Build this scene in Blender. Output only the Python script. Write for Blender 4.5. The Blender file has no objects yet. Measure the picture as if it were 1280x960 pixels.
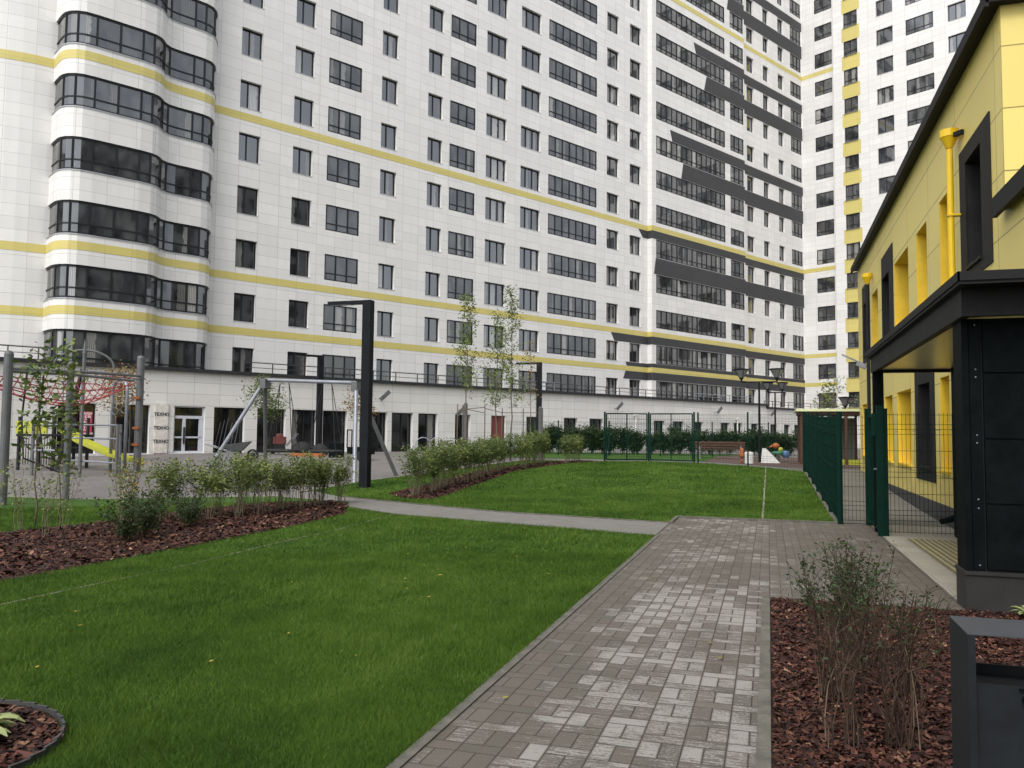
import bpy, bmesh, math, random
import numpy as np
from mathutils import Vector, Matrix
random.seed(7); RNG = np.random.default_rng(7)
sc = bpy.context.scene
COL = sc.collection
R = math.radians

# ---------------------------------------------------------------- object helpers
def put(o, parent=None):
    COL.objects.link(o)
    if parent is not None: o.parent = parent
    return o
def tag(o, label=None, cat=None, group=None, kind=None):
    if label: o['label'] = label
    if cat: o['category'] = cat
    if group: o['group'] = group
    if kind: o['kind'] = kind
    return o
def thing(name, label, cat, loc=(0, 0, 0), rz=0, group=None):
    o = bpy.data.objects.new(name, None); o.empty_display_size = .2
    COL.objects.link(o); o.location = loc; o.rotation_euler = (0, 0, rz)
    return tag(o, label, cat, group)
KIDS = {}
def kids(o):
    return [c for c in KIDS.get(o.name, [])]
def copy_tree(o, parent=None):
    c = o.copy(); COL.objects.link(c); c.parent = parent
    if parent is not None: KIDS.setdefault(parent.name, []).append(c)
    for ch in kids(o): copy_tree(ch, c)
    return c

class MB:
    """collects faces; build() links them as one mesh object"""
    def __init__(s): s.v = []; s.f = []; s.m = []; s.uv = []
    def face(s, pts, m=0, uv=None):
        i = len(s.v); s.v += [tuple(p) for p in pts]
        s.f.append(tuple(range(i, i + len(pts)))); s.m.append(m)
        s.uv += list(uv) if uv else [(0, 0)] * len(pts)
    def box(s, x0, x1, y0, y1, z0, z1, m=0):
        X = sorted((x0, x1)); Y = sorted((y0, y1)); Z = sorted((z0, z1))
        c = [(X[i & 1], Y[(i >> 1) & 1], Z[(i >> 2) & 1]) for i in range(8)]
        for q, ax in (((0, 2, 3, 1), 2), ((4, 5, 7, 6), 2), ((0, 1, 5, 4), 1), ((2, 6, 7, 3), 1), ((0, 4, 6, 2), 0), ((1, 3, 7, 5), 0)):
            P = [c[k] for k in q]
            a, b = ((0, 1), (0, 2), (1, 2))[2 - ax] if ax != 1 else (0, 2)
            if ax == 2: a, b = 0, 1
            if ax == 0: a, b = 1, 2
            s.face(P, m, [(p[a], p[b]) for p in P])
        return s
    def bar(s, p, q, w, h=None, m=0, up=(0, 0, 1)):
        p = Vector(p); q = Vector(q); h = h or w; d = (q - p).normalized()
        u = Vector(up)
        if abs(d.dot(u)) > .95: u = Vector((1, 0, 0))
        a = d.cross(u).normalized() * w / 2; b = d.cross(a).normalized() * h / 2
        A = [p + a + b, p - a + b, p - a - b, p + a - b]; B = [k + (q - p) for k in A]
        L = (q - p).length
        for k in range(4):
            j = (k + 1) % 4
            s.face([A[k], A[j], B[j], B[k]], m, [(0, 0), (w, 0), (w, L), (0, L)])
        s.face(A[::-1], m); s.face(B, m)
        return s
    def tube(s, pts, r, n=8, m=0, caps=True):
        pts = [Vector(p) for p in pts]; rs = r if isinstance(r, (list, tuple)) else [r] * len(pts)
        rings = []; prev = None
        for i, p in enumerate(pts):
            d = (pts[min(i + 1, len(pts) - 1)] - pts[max(i - 1, 0)]).normalized()
            if prev is None:
                u = Vector((0, 0, 1)) if abs(d.z) < .9 else Vector((1, 0, 0))
                a = d.cross(u).normalized()
            else:
                a = (prev - d * prev.dot(d)).normalized()
            prev = a; b = d.cross(a)
            rings.append([p + (a * math.cos(2 * math.pi * k / n) + b * math.sin(2 * math.pi * k / n)) * rs[i] for k in range(n)])
        base = len(s.v)
        for rg in rings: s.v += [tuple(x) for x in rg]
        for i in range(len(rings) - 1):
            for k in range(n):
                j = (k + 1) % n
                s.f.append((base + i * n + k, base + i * n + j, base + (i + 1) * n + j, base + (i + 1) * n + k)); s.m.append(m)
                s.uv += [(k / n, i), ((k + 1) / n, i), ((k + 1) / n, i + 1), (k / n, i + 1)]
        if caps:
            s.f.append(tuple(base + k for k in range(n))[::-1]); s.m.append(m); s.uv += [(0, 0)] * n
            e = base + (len(rings) - 1) * n
            s.f.append(tuple(e + k for k in range(n))); s.m.append(m); s.uv += [(0, 0)] * n
        return s
    def lathe(s, prof, c=(0, 0, 0), n=16, m=0, sx=1, sy=1):
        base = len(s.v)
        for r, z in prof:
            for k in range(n):
                a = 2 * math.pi * k / n
                s.v.append((c[0] + r * math.cos(a) * sx, c[1] + r * math.sin(a) * sy, c[2] + z))
        for i in range(len(prof) - 1):
            for k in range(n):
                j = (k + 1) % n
                s.f.append((base + i * n + k, base + i * n + j, base + (i + 1) * n + j, base + (i + 1) * n + k)); s.m.append(m)
                s.uv += [(0, 0)] * 4
        return s
    def mesh(s, name, mats, smooth=False):
        me = bpy.data.meshes.new(name)
        me.from_pydata(s.v, [], s.f)
        for x in mats if isinstance(mats, (list, tuple)) else [mats]: me.materials.append(x)
        me.polygons.foreach_set('material_index', s.m)
        uv = me.uv_layers.new(name='UVMap')
        uv.data.foreach_set('uv', np.array(s.uv, dtype=np.float32).ravel())
        if smooth: me.polygons.foreach_set('use_smooth', [True] * len(s.f))
        me.update(); return me
    def build(s, name, mats, parent=None, smooth=False, bevel=0, loc=None):
        o = bpy.data.objects.new(name, s.mesh(name, mats, smooth)); put(o, parent)
        if parent is not None: KIDS.setdefault(parent.name, []).append(o)
        if loc: o.location = loc
        if bevel:
            b = o.modifiers.new('b', 'BEVEL'); b.width = bevel; b.segments = 2; b.limit_method = 'ANGLE'
            w = o.modifiers.new('w', 'WEIGHTED_NORMAL') if False else None
        return o
def inst(name, me, parent=None, loc=(0, 0, 0)):
    o = bpy.data.objects.new(name, me); put(o, parent); o.location = loc
    if parent is not None: KIDS.setdefault(parent.name, []).append(o)
    return o

# ---------------------------------------------------------------- material helpers
class NT:
    def __init__(s, name):
        s.mat = bpy.data.materials.new(name); s.mat.use_nodes = True
        s.t = s.mat.node_tree; s.n = s.t.nodes; s.l = s.t.links
        s.b = s.n['Principled BSDF']
    def add(s, ty, **kw):
        n = s.n.new(ty)
        for k, v in kw.items(): setattr(n, k, v)
        return n
    def set(s, sock, v):
        if isinstance(v, bpy.types.NodeSocket): s.l.new(v, sock)
        else: sock.default_value = v
    def math(s, op, a, b=None, c=None, clamp=False):
        n = s.add('ShaderNodeMath', operation=op, use_clamp=clamp); s.set(n.inputs[0], a)
        if b is not None: s.set(n.inputs[1], b)
        if c is not None: s.set(n.inputs[2], c)
        return n.outputs[0]
    def mix(s, f, a, b, kind='MIX'):
        n = s.add('ShaderNodeMix', data_type='RGBA', blend_type=kind)
        s.set(n.inputs[0], f)
        for k, v in ((6, a), (7, b)):
            if isinstance(v, tuple) and len(v) == 3: v = (*v, 1)
            s.set(n.inputs[k], v)
        return n.outputs[2]
    def noise(s, vec, scale, detail=3, rough=.5, out=0):
        n = s.add('ShaderNodeTexNoise'); n.inputs['Scale'].default_value = scale
        n.inputs['Detail'].default_value = detail; n.inputs['Roughness'].default_value = rough
        if vec is not None: s.l.new(vec, n.inputs['Vector'])
        return n.outputs[out]
    def ramp(s, f, stops):
        n = s.add('ShaderNodeValToRGB'); e = n.color_ramp.elements
        while len(e) < len(stops): e.new(.5)
        for k, (p, c) in enumerate(stops):
            e[k].position = p; e[k].color = (*c, 1) if len(c) == 3 else c
        s.l.new(f, n.inputs[0]); return n.outputs[0]
    def sstep(s, v, a, b, lo=0., hi=1.):
        n = s.add('ShaderNodeMapRange', interpolation_type='SMOOTHSTEP'); s.set(n.inputs[0], v)
        for k, x in ((1, a), (2, b), (3, lo), (4, hi)): n.inputs[k].default_value = x
        return n.outputs[0]
    def geo(s, k='Position'): return s.add('ShaderNodeNewGeometry').outputs[k]
    def tc(s, k='Object'): return s.add('ShaderNodeTexCoord').outputs[k]
    def scale(s, vec, v):
        n = s.add('ShaderNodeVectorMath', operation='MULTIPLY'); s.l.new(vec, n.inputs[0]); n.inputs[1].default_value = v
        return n.outputs[0]
    def sep(s, vec):
        n = s.add('ShaderNodeSeparateXYZ'); s.l.new(vec, n.inputs[0]); return n.outputs
    def comb(s, x, y, z=0.):
        n = s.add('ShaderNodeCombineXYZ')
        for k, v in enumerate((x, y, z)): s.set(n.inputs[k], v)
        return n.outputs[0]
    def bump(s, h, strength=.3, dist=.01):
        n = s.add('ShaderNodeBump'); n.inputs['Strength'].default_value = strength; n.inputs['Distance'].default_value = dist
        s.l.new(h, n.inputs['Height']); s.l.new(n.outputs[0], s.b.inputs['Normal']); return n.outputs[0]
    def out(s, color=None, rough=None, metal=None, spec=None, **kw):
        for k, v in (('Base Color', color), ('Roughness', rough), ('Metallic', metal), ('Specular IOR Level', spec)):
            if v is None: continue
            if isinstance(v, tuple) and len(v) == 3: v = (*v, 1)
            s.set(s.b.inputs[k], v)
        for k, v in kw.items(): s.set(s.b.inputs[k], v)
        return s.mat

def plain(name, c, rough=.6, metal=0., var=.12, scale=3., spec=.5, bump=0.):
    m = NT(name); p = m.tc('Object')
    n = m.noise(p, scale, 4, .6); n2 = m.noise(p, scale * 9, 3, .6)
    f = m.math('ADD', m.math('MULTIPLY', n, .7), m.math('MULTIPLY', n2, .3))
    col = m.mix(m.sstep(f, .3, .7), tuple(x * (1 - var) for x in c), tuple(min(1, x * (1 + var)) for x in c))
    if bump: m.bump(n2, bump, .01)
    return m.out(col, m.math('ADD', m.math('MULTIPLY', n, .2), rough - .1), metal, spec)

def panel_mat(name, c, pw, ph, joint, mortar=.012, var=.05, rough=.45, offset=.0, streak=.1, seed=0.):
    m = NT(name); uv = m.tc('UV')
    br = m.add('ShaderNodeTexBrick', offset=offset, squash=1.0)
    m.l.new(uv, br.inputs['Vector'])
    br.inputs['Color1'].default_value = (*[x * (1 - var) for x in c], 1)
    br.inputs['Color2'].default_value = (*[min(1, x * (1 + var)) for x in c], 1)
    br.inputs['Mortar'].default_value = (*joint, 1)
    for k, v in (('Scale', 1.), ('Mortar Size', mortar), ('Mortar Smooth', .2), ('Brick Width', pw), ('Row Height', ph), ('Bias', 0.)):
        br.inputs[k].default_value = v
    st = m.noise(m.scale(uv, (2.2, .35, 1)), 1.3, 4, .6)
    big = m.noise(m.scale(uv, (.12, .1, 1)), 1., 2)
    col = m.mix(m.sstep(st, .35, .75, 0, streak), br.outputs[0], tuple(x * .72 for x in c))
    col = m.mix(m.sstep(big, .35, .7, 0, .3), col, tuple(x * .90 for x in c))
    dirt = m.math('MULTIPLY', m.sstep(m.sep(uv)[1], .3, 1.3, 1., 0.), m.sstep(m.noise(m.scale(uv, (3., 1.2, 1)), 1.5, 4, .6), .3, .7))
    col = m.mix(m.math('MULTIPLY', dirt, .45), col, tuple(x * .45 for x in c))
    m.bump(br.outputs['Fac'], -.25, .01)
    return m.out(col, rough)

M = {}
WHITE = (.77, .757, .735)
M['white'] = panel_mat('white_cladding', WHITE, 1.27, .625, (.47, .46, .44), .012, .05, .5, streak=.2)
M['white_podium'] = panel_mat('podium_cladding', (.70, .685, .655), 1.28, .56, (.40, .385, .36), .013, .06, .5, streak=.18)
M['jamb'] = plain('white_jamb', (.78, .77, .75), .5, var=.06)
M['yellow_pale'] = panel_mat('pale_yellow_cladding', (.62, .53, .17), 1.27, .9, (.48, .42, .14), .012, .04, .5)
M['dark_band'] = panel_mat('graphite_cladding', (.040, .041, .045), 1.27, .625, (.022, .022, .025), .010, .08, .6)
M['kg_yellow'] = panel_mat('warm_yellow_cladding', (.90, .73, .22), 2.55, .86, (.26, .20, .06), .010, .05, .45, streak=.06)
M['kg_jamb'] = plain('deep_yellow_metal', (.90, .60, .045), .4, var=.08)
M['yellow_pipe'] = plain('bright_yellow_paint', (.85, .56, .012), .35, var=.06)
M['graphite'] = plain('graphite_metal', (.022, .022, .023), .6, var=.25, scale=1.5, spec=.12)
M['plinth'] = plain('grey_stone_plinth', (.050, .047, .050), .7, var=.2, scale=4, bump=.1)
M['frame'] = plain('window_frame_anthracite', (.016, .018, .021), .45, var=.1, spec=.3)
M['frame_white'] = plain('white_door_frame', (.55, .57, .62), .4, var=.06)
M['coping'] = plain('dark_coping', (.026, .027, .030), .6, var=.15, spec=.3)
M['rail'] = plain('dark_rail', (.06, .06, .065), .5, .3)
M['sill'] = plain('grey_sill', (.42, .43, .45), .4, .2)
M['black_metal'] = plain('black_powder_coat', (.0060, .0080, .0088), .55, .0, var=.35, scale=2.2, spec=.03)
M['black_deep'] = plain('black_gap', (.006, .006, .007), .8)
M['post_grey'] = plain('grey_steel', (.13, .135, .14), .55, .2, var=.2)
M['galv'] = plain('galvanised_steel', (.26, .275, .31), .5, .4, var=.2)
M['lamp_dark'] = plain('lamp_graphite', (.012, .014, .017), .6, .0, var=.25, spec=.1)
M['fence'] = plain('fence_green', (.0028, .0225, .0160), .55, .0, var=.25, spec=.08)
M['red'] = plain('red_rope', (.36, .045, .05), .7)
M['redsign'] = plain('red_sign', (.52, .05, .09), .6, var=.05)
M['reddoor'] = plain('red_brown_door', (.17, .035, .03), .5)
M['orange'] = plain('orange_plastic', (.36, .10, .03), .5)
M['lime'] = plain('lime_plastic', (.40, .41, .04), .4, var=.08)
M['blue'] = plain('blue_plastic', (.07, .15, .28), .4)
M['green_toy'] = plain('green_plastic', (.03, .16, .09), .5)
M['white_paint'] = plain('white_paint', (.72, .72, .70), .5, var=.04)
M['wood'] = plain('brown_wood', (.085, .038, .022), .6, var=.3, scale=6)
M['rust'] = plain('brown_post', (.075, .030, .018), .6, var=.2)
M['rubber'] = plain('black_rubber', (.015, .015, .016), .8)
M['twine'] = plain('pale_rope', (.45, .40, .26), .8)
M['shelter_roof'] = plain('pale_yellow_roof', (.62, .66, .38), .6)
M['print'] = plain('black_print', (.02, .02, .02), .7)
M['insul'] = plain('wrapped_insulation', (.66, .62, .57), .8, var=.18, scale=5)
M['bark'] = plain('grey_brown_bark', (.13, .10, .075), .85, var=.35, scale=14)
M['stem_pale'] = plain('pale_stem', (.17, .145, .09), .8, var=.35, scale=20)
def twig_mat():
    m = NT('brown_twig'); r_ = m.geo('Random Per Island'); n_ = m.noise(m.tc('Object'), 20., 3)
    col = m.ramp(m.math('ADD', m.math('MULTIPLY', r_, .7), m.math('MULTIPLY', n_, .3)), [(.1, (.018, .011, .008)), (.5, (.050, .032, .022)), (.75, (.10, .070, .048)), (.95, (.25, .19, .13))])
    return m.out(col, .8, None, .2)
M['twig'] = twig_mat()
M['kerb'] = plain('concrete_kerb', (.115, .108, .088), .85, var=.35, scale=6, bump=.3)
M['kerb_light'] = plain('pale_concrete_edging', (.24, .235, .18), .85, var=.4, scale=5, bump=.3)
M['granite'] = plain('dark_granite', (.020, .019, .018), .7, var=.35, scale=5)
M['bin'] = plain('bin_grey_paint', (.018, .021, .024), .55, .0, var=.25, scale=2.5, spec=.15)
M['bin_top'] = plain('bin_top_paint', (.060, .065, .074), .42, .0, var=.15, scale=3, spec=.35)

# glass: dark, reflective, with a curtain or pale wall behind some of the panes
def glass_mat(name, curtain=.5, dark=.03, ior=2.25):
    m = NT(name); uv = m.tc('UV'); oi = m.add('ShaderNodeObjectInfo').outputs['Random']
    ri = m.geo('Random Per Island')
    r = m.math('FRACT', m.math('ADD', m.math('MULTIPLY', oi, 7.13), m.math('MULTIPLY', ri, 3.7)))
    r2 = m.math('FRACT', m.math('MULTIPLY', r, 17.3)); r3 = m.math('FRACT', m.math('MULTIPLY', r, 53.9))
    s = m.sep(uv); u, v = s[0], s[1]
    off = m.comb(m.math('MULTIPLY', r, 91.), m.math('MULTIPLY', r2, 37.), 0.)
    va = m.add('ShaderNodeVectorMath', operation='ADD'); m.l.new(uv, va.inputs[0]); m.l.new(off, va.inputs[1]); q = va.outputs[0]
    # curtain edge
    wob = m.math('MULTIPLY', m.noise(q, 2.5, 2), .25)
    edge = m.math('ADD', m.math('ABSOLUTE', m.math('SUBTRACT', u, m.math('ADD', m.math('MULTIPLY', r3, .8), .1))), wob)
    cur = m.sstep(edge, .42, .47)
    has = m.math('LESS_THAN', r2, curtain)
    lum = m.math('ADD', m.math('MULTIPLY', m.math('POWER', r3, 3.), .34), m.math('MULTIPLY', r, .12))
    folds = m.add('ShaderNodeTexWave', wave_type='BANDS', bands_direction='X')
    m.l.new(q, folds.inputs['Vector']); folds.inputs['Scale'].default_value = 3.5; folds.inputs['Distortion'].default_value = 2.5
    fc = m.math('ADD', m.math('MULTIPLY', folds.outputs['Fac'], .5), .5)
    cl = m.math('MULTIPLY', m.math('ADD', lum, .03), fc)
    cc = m.comb(cl, m.math('MULTIPLY', cl, .98), m.math('MULTIPLY', cl, .9))
    inter = m.noise(m.scale(q, (1.3, .6, 1)), 1.0, 1)
    ib = m.mix(m.sstep(inter, .35, .65), (dark * .5, dark * .5, dark * .52), (dark * 1.8, dark * 1.85, dark * 1.8))
    col = m.mix(m.math('MULTIPLY', cur, has), ib, cc)
    rim = m.math('MULTIPLY', m.sstep(v, .0, .03), m.sstep(v, 1., .80))
    m.bump(m.noise(q, .9, 1, .4), .035, .12)
    return m.out(col, .04, None, None, IOR=ior, **{'Specular Tint': (.92, .95, 1., 1.)})
M['glass'] = glass_mat('window_glass', .5, .014, 2.55)
M['glass_balcony'] = glass_mat('balcony_glass', .40, .04, 2.0)
M['glass_shop'] = glass_mat('shop_glass', .18, .010, 1.7)

# foliage
def leaf_mat(name, cols, spread=.5, rough=.55):
    m = NT(name); r = m.geo('Random Per Island'); p = m.tc('Object')
    f = m.math('ADD', m.math('MULTIPLY', r, spread), m.math('MULTIPLY', m.noise(p, 2.4, 3), 1 - spread))
    n = len(cols)
    col = m.ramp(f, [(.15 + .7 * k / max(1, n - 1), c) for k, c in enumerate(cols)])
    tr = m.add('ShaderNodeBsdfTranslucent'); m.l.new(m.mix(.5, col, (.14, .20, .03)), tr.inputs[0])
    m.out(col, rough, None, .25)
    mx = m.add('ShaderNodeMixShader'); mx.inputs[0].default_value = .22
    o = m.n['Material Output']
    m.l.new(m.b.outputs[0], mx.inputs[1]); m.l.new(tr.outputs[0], mx.inputs[2]); m.l.new(mx.outputs[0], o.inputs[0])
    return m.mat
M['leaf_shrub'] = leaf_mat('shrub_leaves', [(0.0423, 0.0678, 0.0235), (0.1057, 0.1566, 0.0456), (0.2255, 0.274, 0.0914)])
M['leaf_light'] = leaf_mat('pale_shrub_leaves', [(0.0635, 0.0979, 0.0261), (0.1692, 0.2219, 0.0587), (0.3524, 0.3785, 0.1305)])
M['leaf_dark'] = leaf_mat('dark_shrub_leaves', [(0.0125, 0.0271, 0.0125), (0.0313, 0.0574, 0.0209), (0.0731, 0.1148, 0.0418)])
M['leaf_tree'] = leaf_mat('tree_leaves', [(0.0626, 0.094, 0.0261), (0.1566, 0.2088, 0.0522), (0.2923, 0.3341, 0.1044)])
M['leaf_autumn'] = leaf_mat('autumn_leaves', [(0.2088, 0.0522, 0.0313), (0.2923, 0.167, 0.0522), (0.167, 0.1879, 0.0522)])
M['leaf_yellow'] = leaf_mat('yellow_leaves', [(0.2297, 0.1253, 0.0209), (0.4385, 0.3132, 0.0418), (0.261, 0.2923, 0.0626)])
M['leaf_hosta'] = leaf_mat('hosta_leaves', [(0.144, 0.2016, 0.0648), (0.3024, 0.3456, 0.144), (0.396, 0.432, 0.216)])
def blade_mat():
    m = NT('grass_blades'); r = m.geo('Random Per Island'); p = m.geo()
    a = m.noise(p, .45, 3, .6); b = m.noise(m.scale(p, (1, .6, 1)), 2.6, 3, .6)
    f = m.math('ADD', m.math('MULTIPLY', r, .36), m.math('ADD', m.math('MULTIPLY', a, .85), m.math('MULTIPLY', b, .50)))
    f = m.math('SUBTRACT', f, .37)
    col = m.ramp(f, [(.10, (.020, .042, .007)), (.34, (.050, .104, .012)), (.58, (.096, .175, .021)), (.88, (.185, .265, .055))])
    tr = m.add('ShaderNodeBsdfTranslucent'); m.l.new(col, tr.inputs[0]); m.out(col, .6, None, .15)
    mx = m.add('ShaderNodeMixShader'); mx.inputs[0].default_value = .25; o = m.n['Material Output']
    m.l.new(m.b.outputs[0], mx.inputs[1]); m.l.new(tr.outputs[0], mx.inputs[2]); m.l.new(mx.outputs[0], o.inputs[0])
    return m.mat
M['grass_blade'] = blade_mat()

def lawn_mat():
    m = NT('lawn_soil'); p = m.geo()
    a = m.noise(p, .55, 4, .6); b = m.noise(m.scale(p, (14, 5, 1)), 3., 4, .7)
    f = m.math('ADD', m.math('MULTIPLY', a, .5), m.math('MULTIPLY', b, .5))
    col = m.ramp(f, [(.3, (.018, .045, .006)), (.5, (.040, .098, .011)), (.7, (.075, .150, .018))])
    m.bump(m.noise(p, 60., 3, .7), .8, .03)
    return m.out(col, .8, None, .2)
M['lawn'] = lawn_mat()
def mulch_mat():
    m = NT('mulch_base'); p = m.geo()
    v = m.add('ShaderNodeTexVoronoi'); v.inputs['Scale'].default_value = 38.
    m.l.new(m.scale(p, (1, 1.6, 1)), v.inputs['Vector'])
    s = m.sep(v.outputs['Color'])
    col = m.ramp(s[0], [(0, (.010, .005, .004)), (.5, (.035, .014, .010)), (.85, (.075, .032, .022)), (1, (.16, .09, .06))])
    m.bump(v.outputs['Distance'], .9, .03)
    return m.out(col, .85, None, .3)
M['mulch'] = mulch_mat()
def chip_mat():
    m = NT('bark_chips'); r = m.geo('Random Per Island'); p = m.tc('Object')
    big = m.noise(p, .8, 2)
    f = m.math('ADD', r, m.math('MULTIPLY', m.math('SUBTRACT', big, .5), .35))
    col = m.ramp(f, [(0, (.011, .0045, .0033)), (.45, (.042, .0125, .008)), (.78, (.088, .028, .016)), (.94, (.13, .058, .036)), (1, (.30, .17, .10))])
    return m.out(col, .7, None, .35)
M['chips'] = chip_mat()

def paving_mat():
    """200 x 100 mm blocks laid in lengthwise lanes: one block across, then two lengthwise side by side"""
    m = NT('block_paving'); s = m.sep(m.geo()); x, y = s[0], s[1]
    W, P, B = .21, .315, .105
    xs = m.math('DIVIDE', m.math('ADD', x, 10 * W), W); lane = m.math('FLOOR', xs); fx = m.math('MULTIPLY', m.math('FRACT', xs), W)
    wn = m.add('ShaderNodeTexWhiteNoise', noise_dimensions='1D'); m.l.new(lane, wn.inputs['W'])
    shift = m.math('MULTIPLY', m.math('FLOOR', m.math('MULTIPLY', wn.outputs[0], 3.)), B)
    ys = m.math('DIVIDE', m.math('ADD', m.math('ADD', y, 31.5), shift), P); row = m.math('FLOOR', ys); fy = m.math('MULTIPLY', m.math('FRACT', ys), P)
    isH = m.math('LESS_THAN', fy, B)
    right = m.math('GREATER_THAN', fx, B)
    # distance to nearest joint
    lx = m.math('MINIMUM', fx, m.math('SUBTRACT', W, fx))
    lyH = m.math('MINIMUM', fy, m.math('SUBTRACT', B, fy))
    lyV = m.math('MINIMUM', m.math('SUBTRACT', fy, B), m.math('SUBTRACT', P, fy))
    mid = m.math('ABSOLUTE', m.math('SUBTRACT', fx, B))
    dV = m.math('MINIMUM', m.math('MINIMUM', lyV, mid), m.math('ADD', lx, 0.))
    dH = m.math('MINIMUM', lx, lyH)
    def sel(c, a, b):
        return m.math('ADD', m.math('MULTIPLY', c, a), m.math('MULTIPLY', m.math('SUBTRACT', 1., c), b))
    d = sel(isH, dH, dV)
    idv = m.comb(lane, row, sel(isH, 5., m.math('ADD', right, 1.)))
    w2 = m.add('ShaderNodeTexWhiteNoise', noise_dimensions='3D'); m.l.new(idv, w2.inputs['Vector'])
    bs = m.sep(w2.outputs['Color']); b1, b2, b3 = bs[0], bs[1], bs[2]
    p = m.geo()
    base = m.ramp(b1, [(0, (.112, .102, .080)), (.5, (.132, .119, .096)), (.8, (.138, .117, .098)), (1, (.156, .141, .116))])
    fine = m.noise(p, 140., 4, .7)
    base = m.mix(m.sstep(fine, .3, .7, 0., .45), base, (.055, .050, .042))
    # lime bloom: whole blocks or streaks across them, stronger on the middle of the path
    streak = m.noise(m.scale(p, (7., 55., 1.)), 1.0, 5, .72)
    grain = m.noise(p, 75., 3, .7)
    blot = m.noise(p, .85, 3, .6)
    cen = m.math('MULTIPLY', m.sstep(x, -1.50, -1.05), m.sstep(x, .25, -.25))
    near = m.sstep(y, 9.5, 7.5, .62, 1.)
    lvl = m.math('ADD', m.math('ADD', m.math('MULTIPLY', b2, .30), m.math('MULTIPLY', streak, .95)), m.math('MULTIPLY', blot, .75))
    lvl = m.math('ADD', lvl, m.math('MULTIPLY', grain, .60))
    lvl = m.math('ADD', lvl, m.math('MULTIPLY', m.math('MULTIPLY', cen, near), .22))
    eff = m.sstep(lvl, 1.44, 1.62)
    edge = m.sstep(d, .004, .014)
    eff = m.math('MULTIPLY', eff, m.math('ADD', m.math('MULTIPLY', edge, .5), .5))
    col = m.mix(m.math('MULTIPLY', eff, .85), base, (.315, .30, .275))
    # red dust in the joints and a warm cast on some blocks
    joint = m.sstep(d, .0015, .0058, 1., 0.)
    jl = m.noise(p, 9., 3)
    col = m.mix(m.math('MULTIPLY', joint, .85), col, (.036, .028, .022))
    col = m.mix(m.sstep(m.noise(p, .6, 3), .45, .75, 0, .22), col, m.mix(.6, col, (.13, .085, .065)))
    h = m.math('ADD', m.math('MULTIPLY', m.sstep(d, 0., .007), 1.), m.math('MULTIPLY', fine, .12))
    h = m.math('ADD', h, m.math('MULTIPLY', b3, .15))
    m.bump(h, .55, .006)
    return m.out(col, m.math('ADD', m.math('MULTIPLY', b3, .15), .62), None, .35)
M['paving'] = paving_mat()
def slab_mat(name, c, sx, sy, joint, white=.2, bscale=1.):
    m = NT(name); p = m.geo()
    br = m.add('ShaderNodeTexBrick', offset=.5, squash=1.); c = tuple(k * .66 for k in c); joint = tuple(k * .6 for k in joint)
    m.l.new(p, br.inputs['Vector'])
    br.inputs['Color1'].default_value = (*[k * .9 for k in c], 1); br.inputs['Color2'].default_value = (*[k * 1.1 for k in c], 1)
    br.inputs['Mortar'].default_value = (*joint, 1)
    for k, v in (('Scale', 1.), ('Mortar Size', .006), ('Mortar Smooth', .3), ('Brick Width', sx), ('Row Height', sy)): br.inputs[k].default_value = v
    a = m.noise(p, .5 * bscale, 4, .65); b = m.noise(m.scale(p, (3, 12, 1)), 2., 4, .7); c3 = m.noise(p, 90., 2)
    col = m.mix(m.sstep(a, .35, .7, 0, .45), br.outputs[0], tuple(k * .7 for k in c))
    col = m.mix(m.sstep(b, .52, .72, 0, white), col, (.34, .33, .31))
    col = m.mix(m.sstep(c3, .3, .7, 0, .2), col, tuple(k * .5 for k in c))
    m.bump(m.math('ADD', c3, br.outputs['Fac']), -.2, .005)
    return m.out(col, .75, None, .3)
M['plaza'] = slab_mat('plaza_paving', (.27, .25, .235), .4, .2, (.16, .15, .14), .12)
M['cross'] = slab_mat('cross_path_paving', (.30, .285, .26), .2, .1, (.17, .16, .14), .3)
M['yard'] = slab_mat('yard_concrete', (.25, .235, .20), 1.0, 1.0, (.17, .16, .14), .15)
M['ramp'] = slab_mat('pale_ramp_slabs', (.60, .56, .46), .5, .5, (.40, .37, .30), .9, 2.)
M['rubber_red'] = slab_mat('red_rubber', (.17, .105, .085), 3., 3., (.16, .10, .08), .03)
def tactile_mat():
    m = NT('tactile_slabs'); p = m.geo(); s = m.sep(p)
    fx = m.math('FRACT', m.math('DIVIDE', s[0], .082))
    rib = m.sstep(m.math('ABSOLUTE', m.math('SUBTRACT', fx, .5)), .16, .30, 1., 0.)
    n = m.noise(p, 6., 4, .7)
    col = m.mix(rib, (.16, .135, .08), (.42, .37, .20))
    col = m.mix(m.sstep(n, .4, .7, 0, .5), col, (.20, .185, .12))
    m.bump(rib, .6, .01)
    return m.out(col, .8)
M['tactile'] = tactile_mat()

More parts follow.
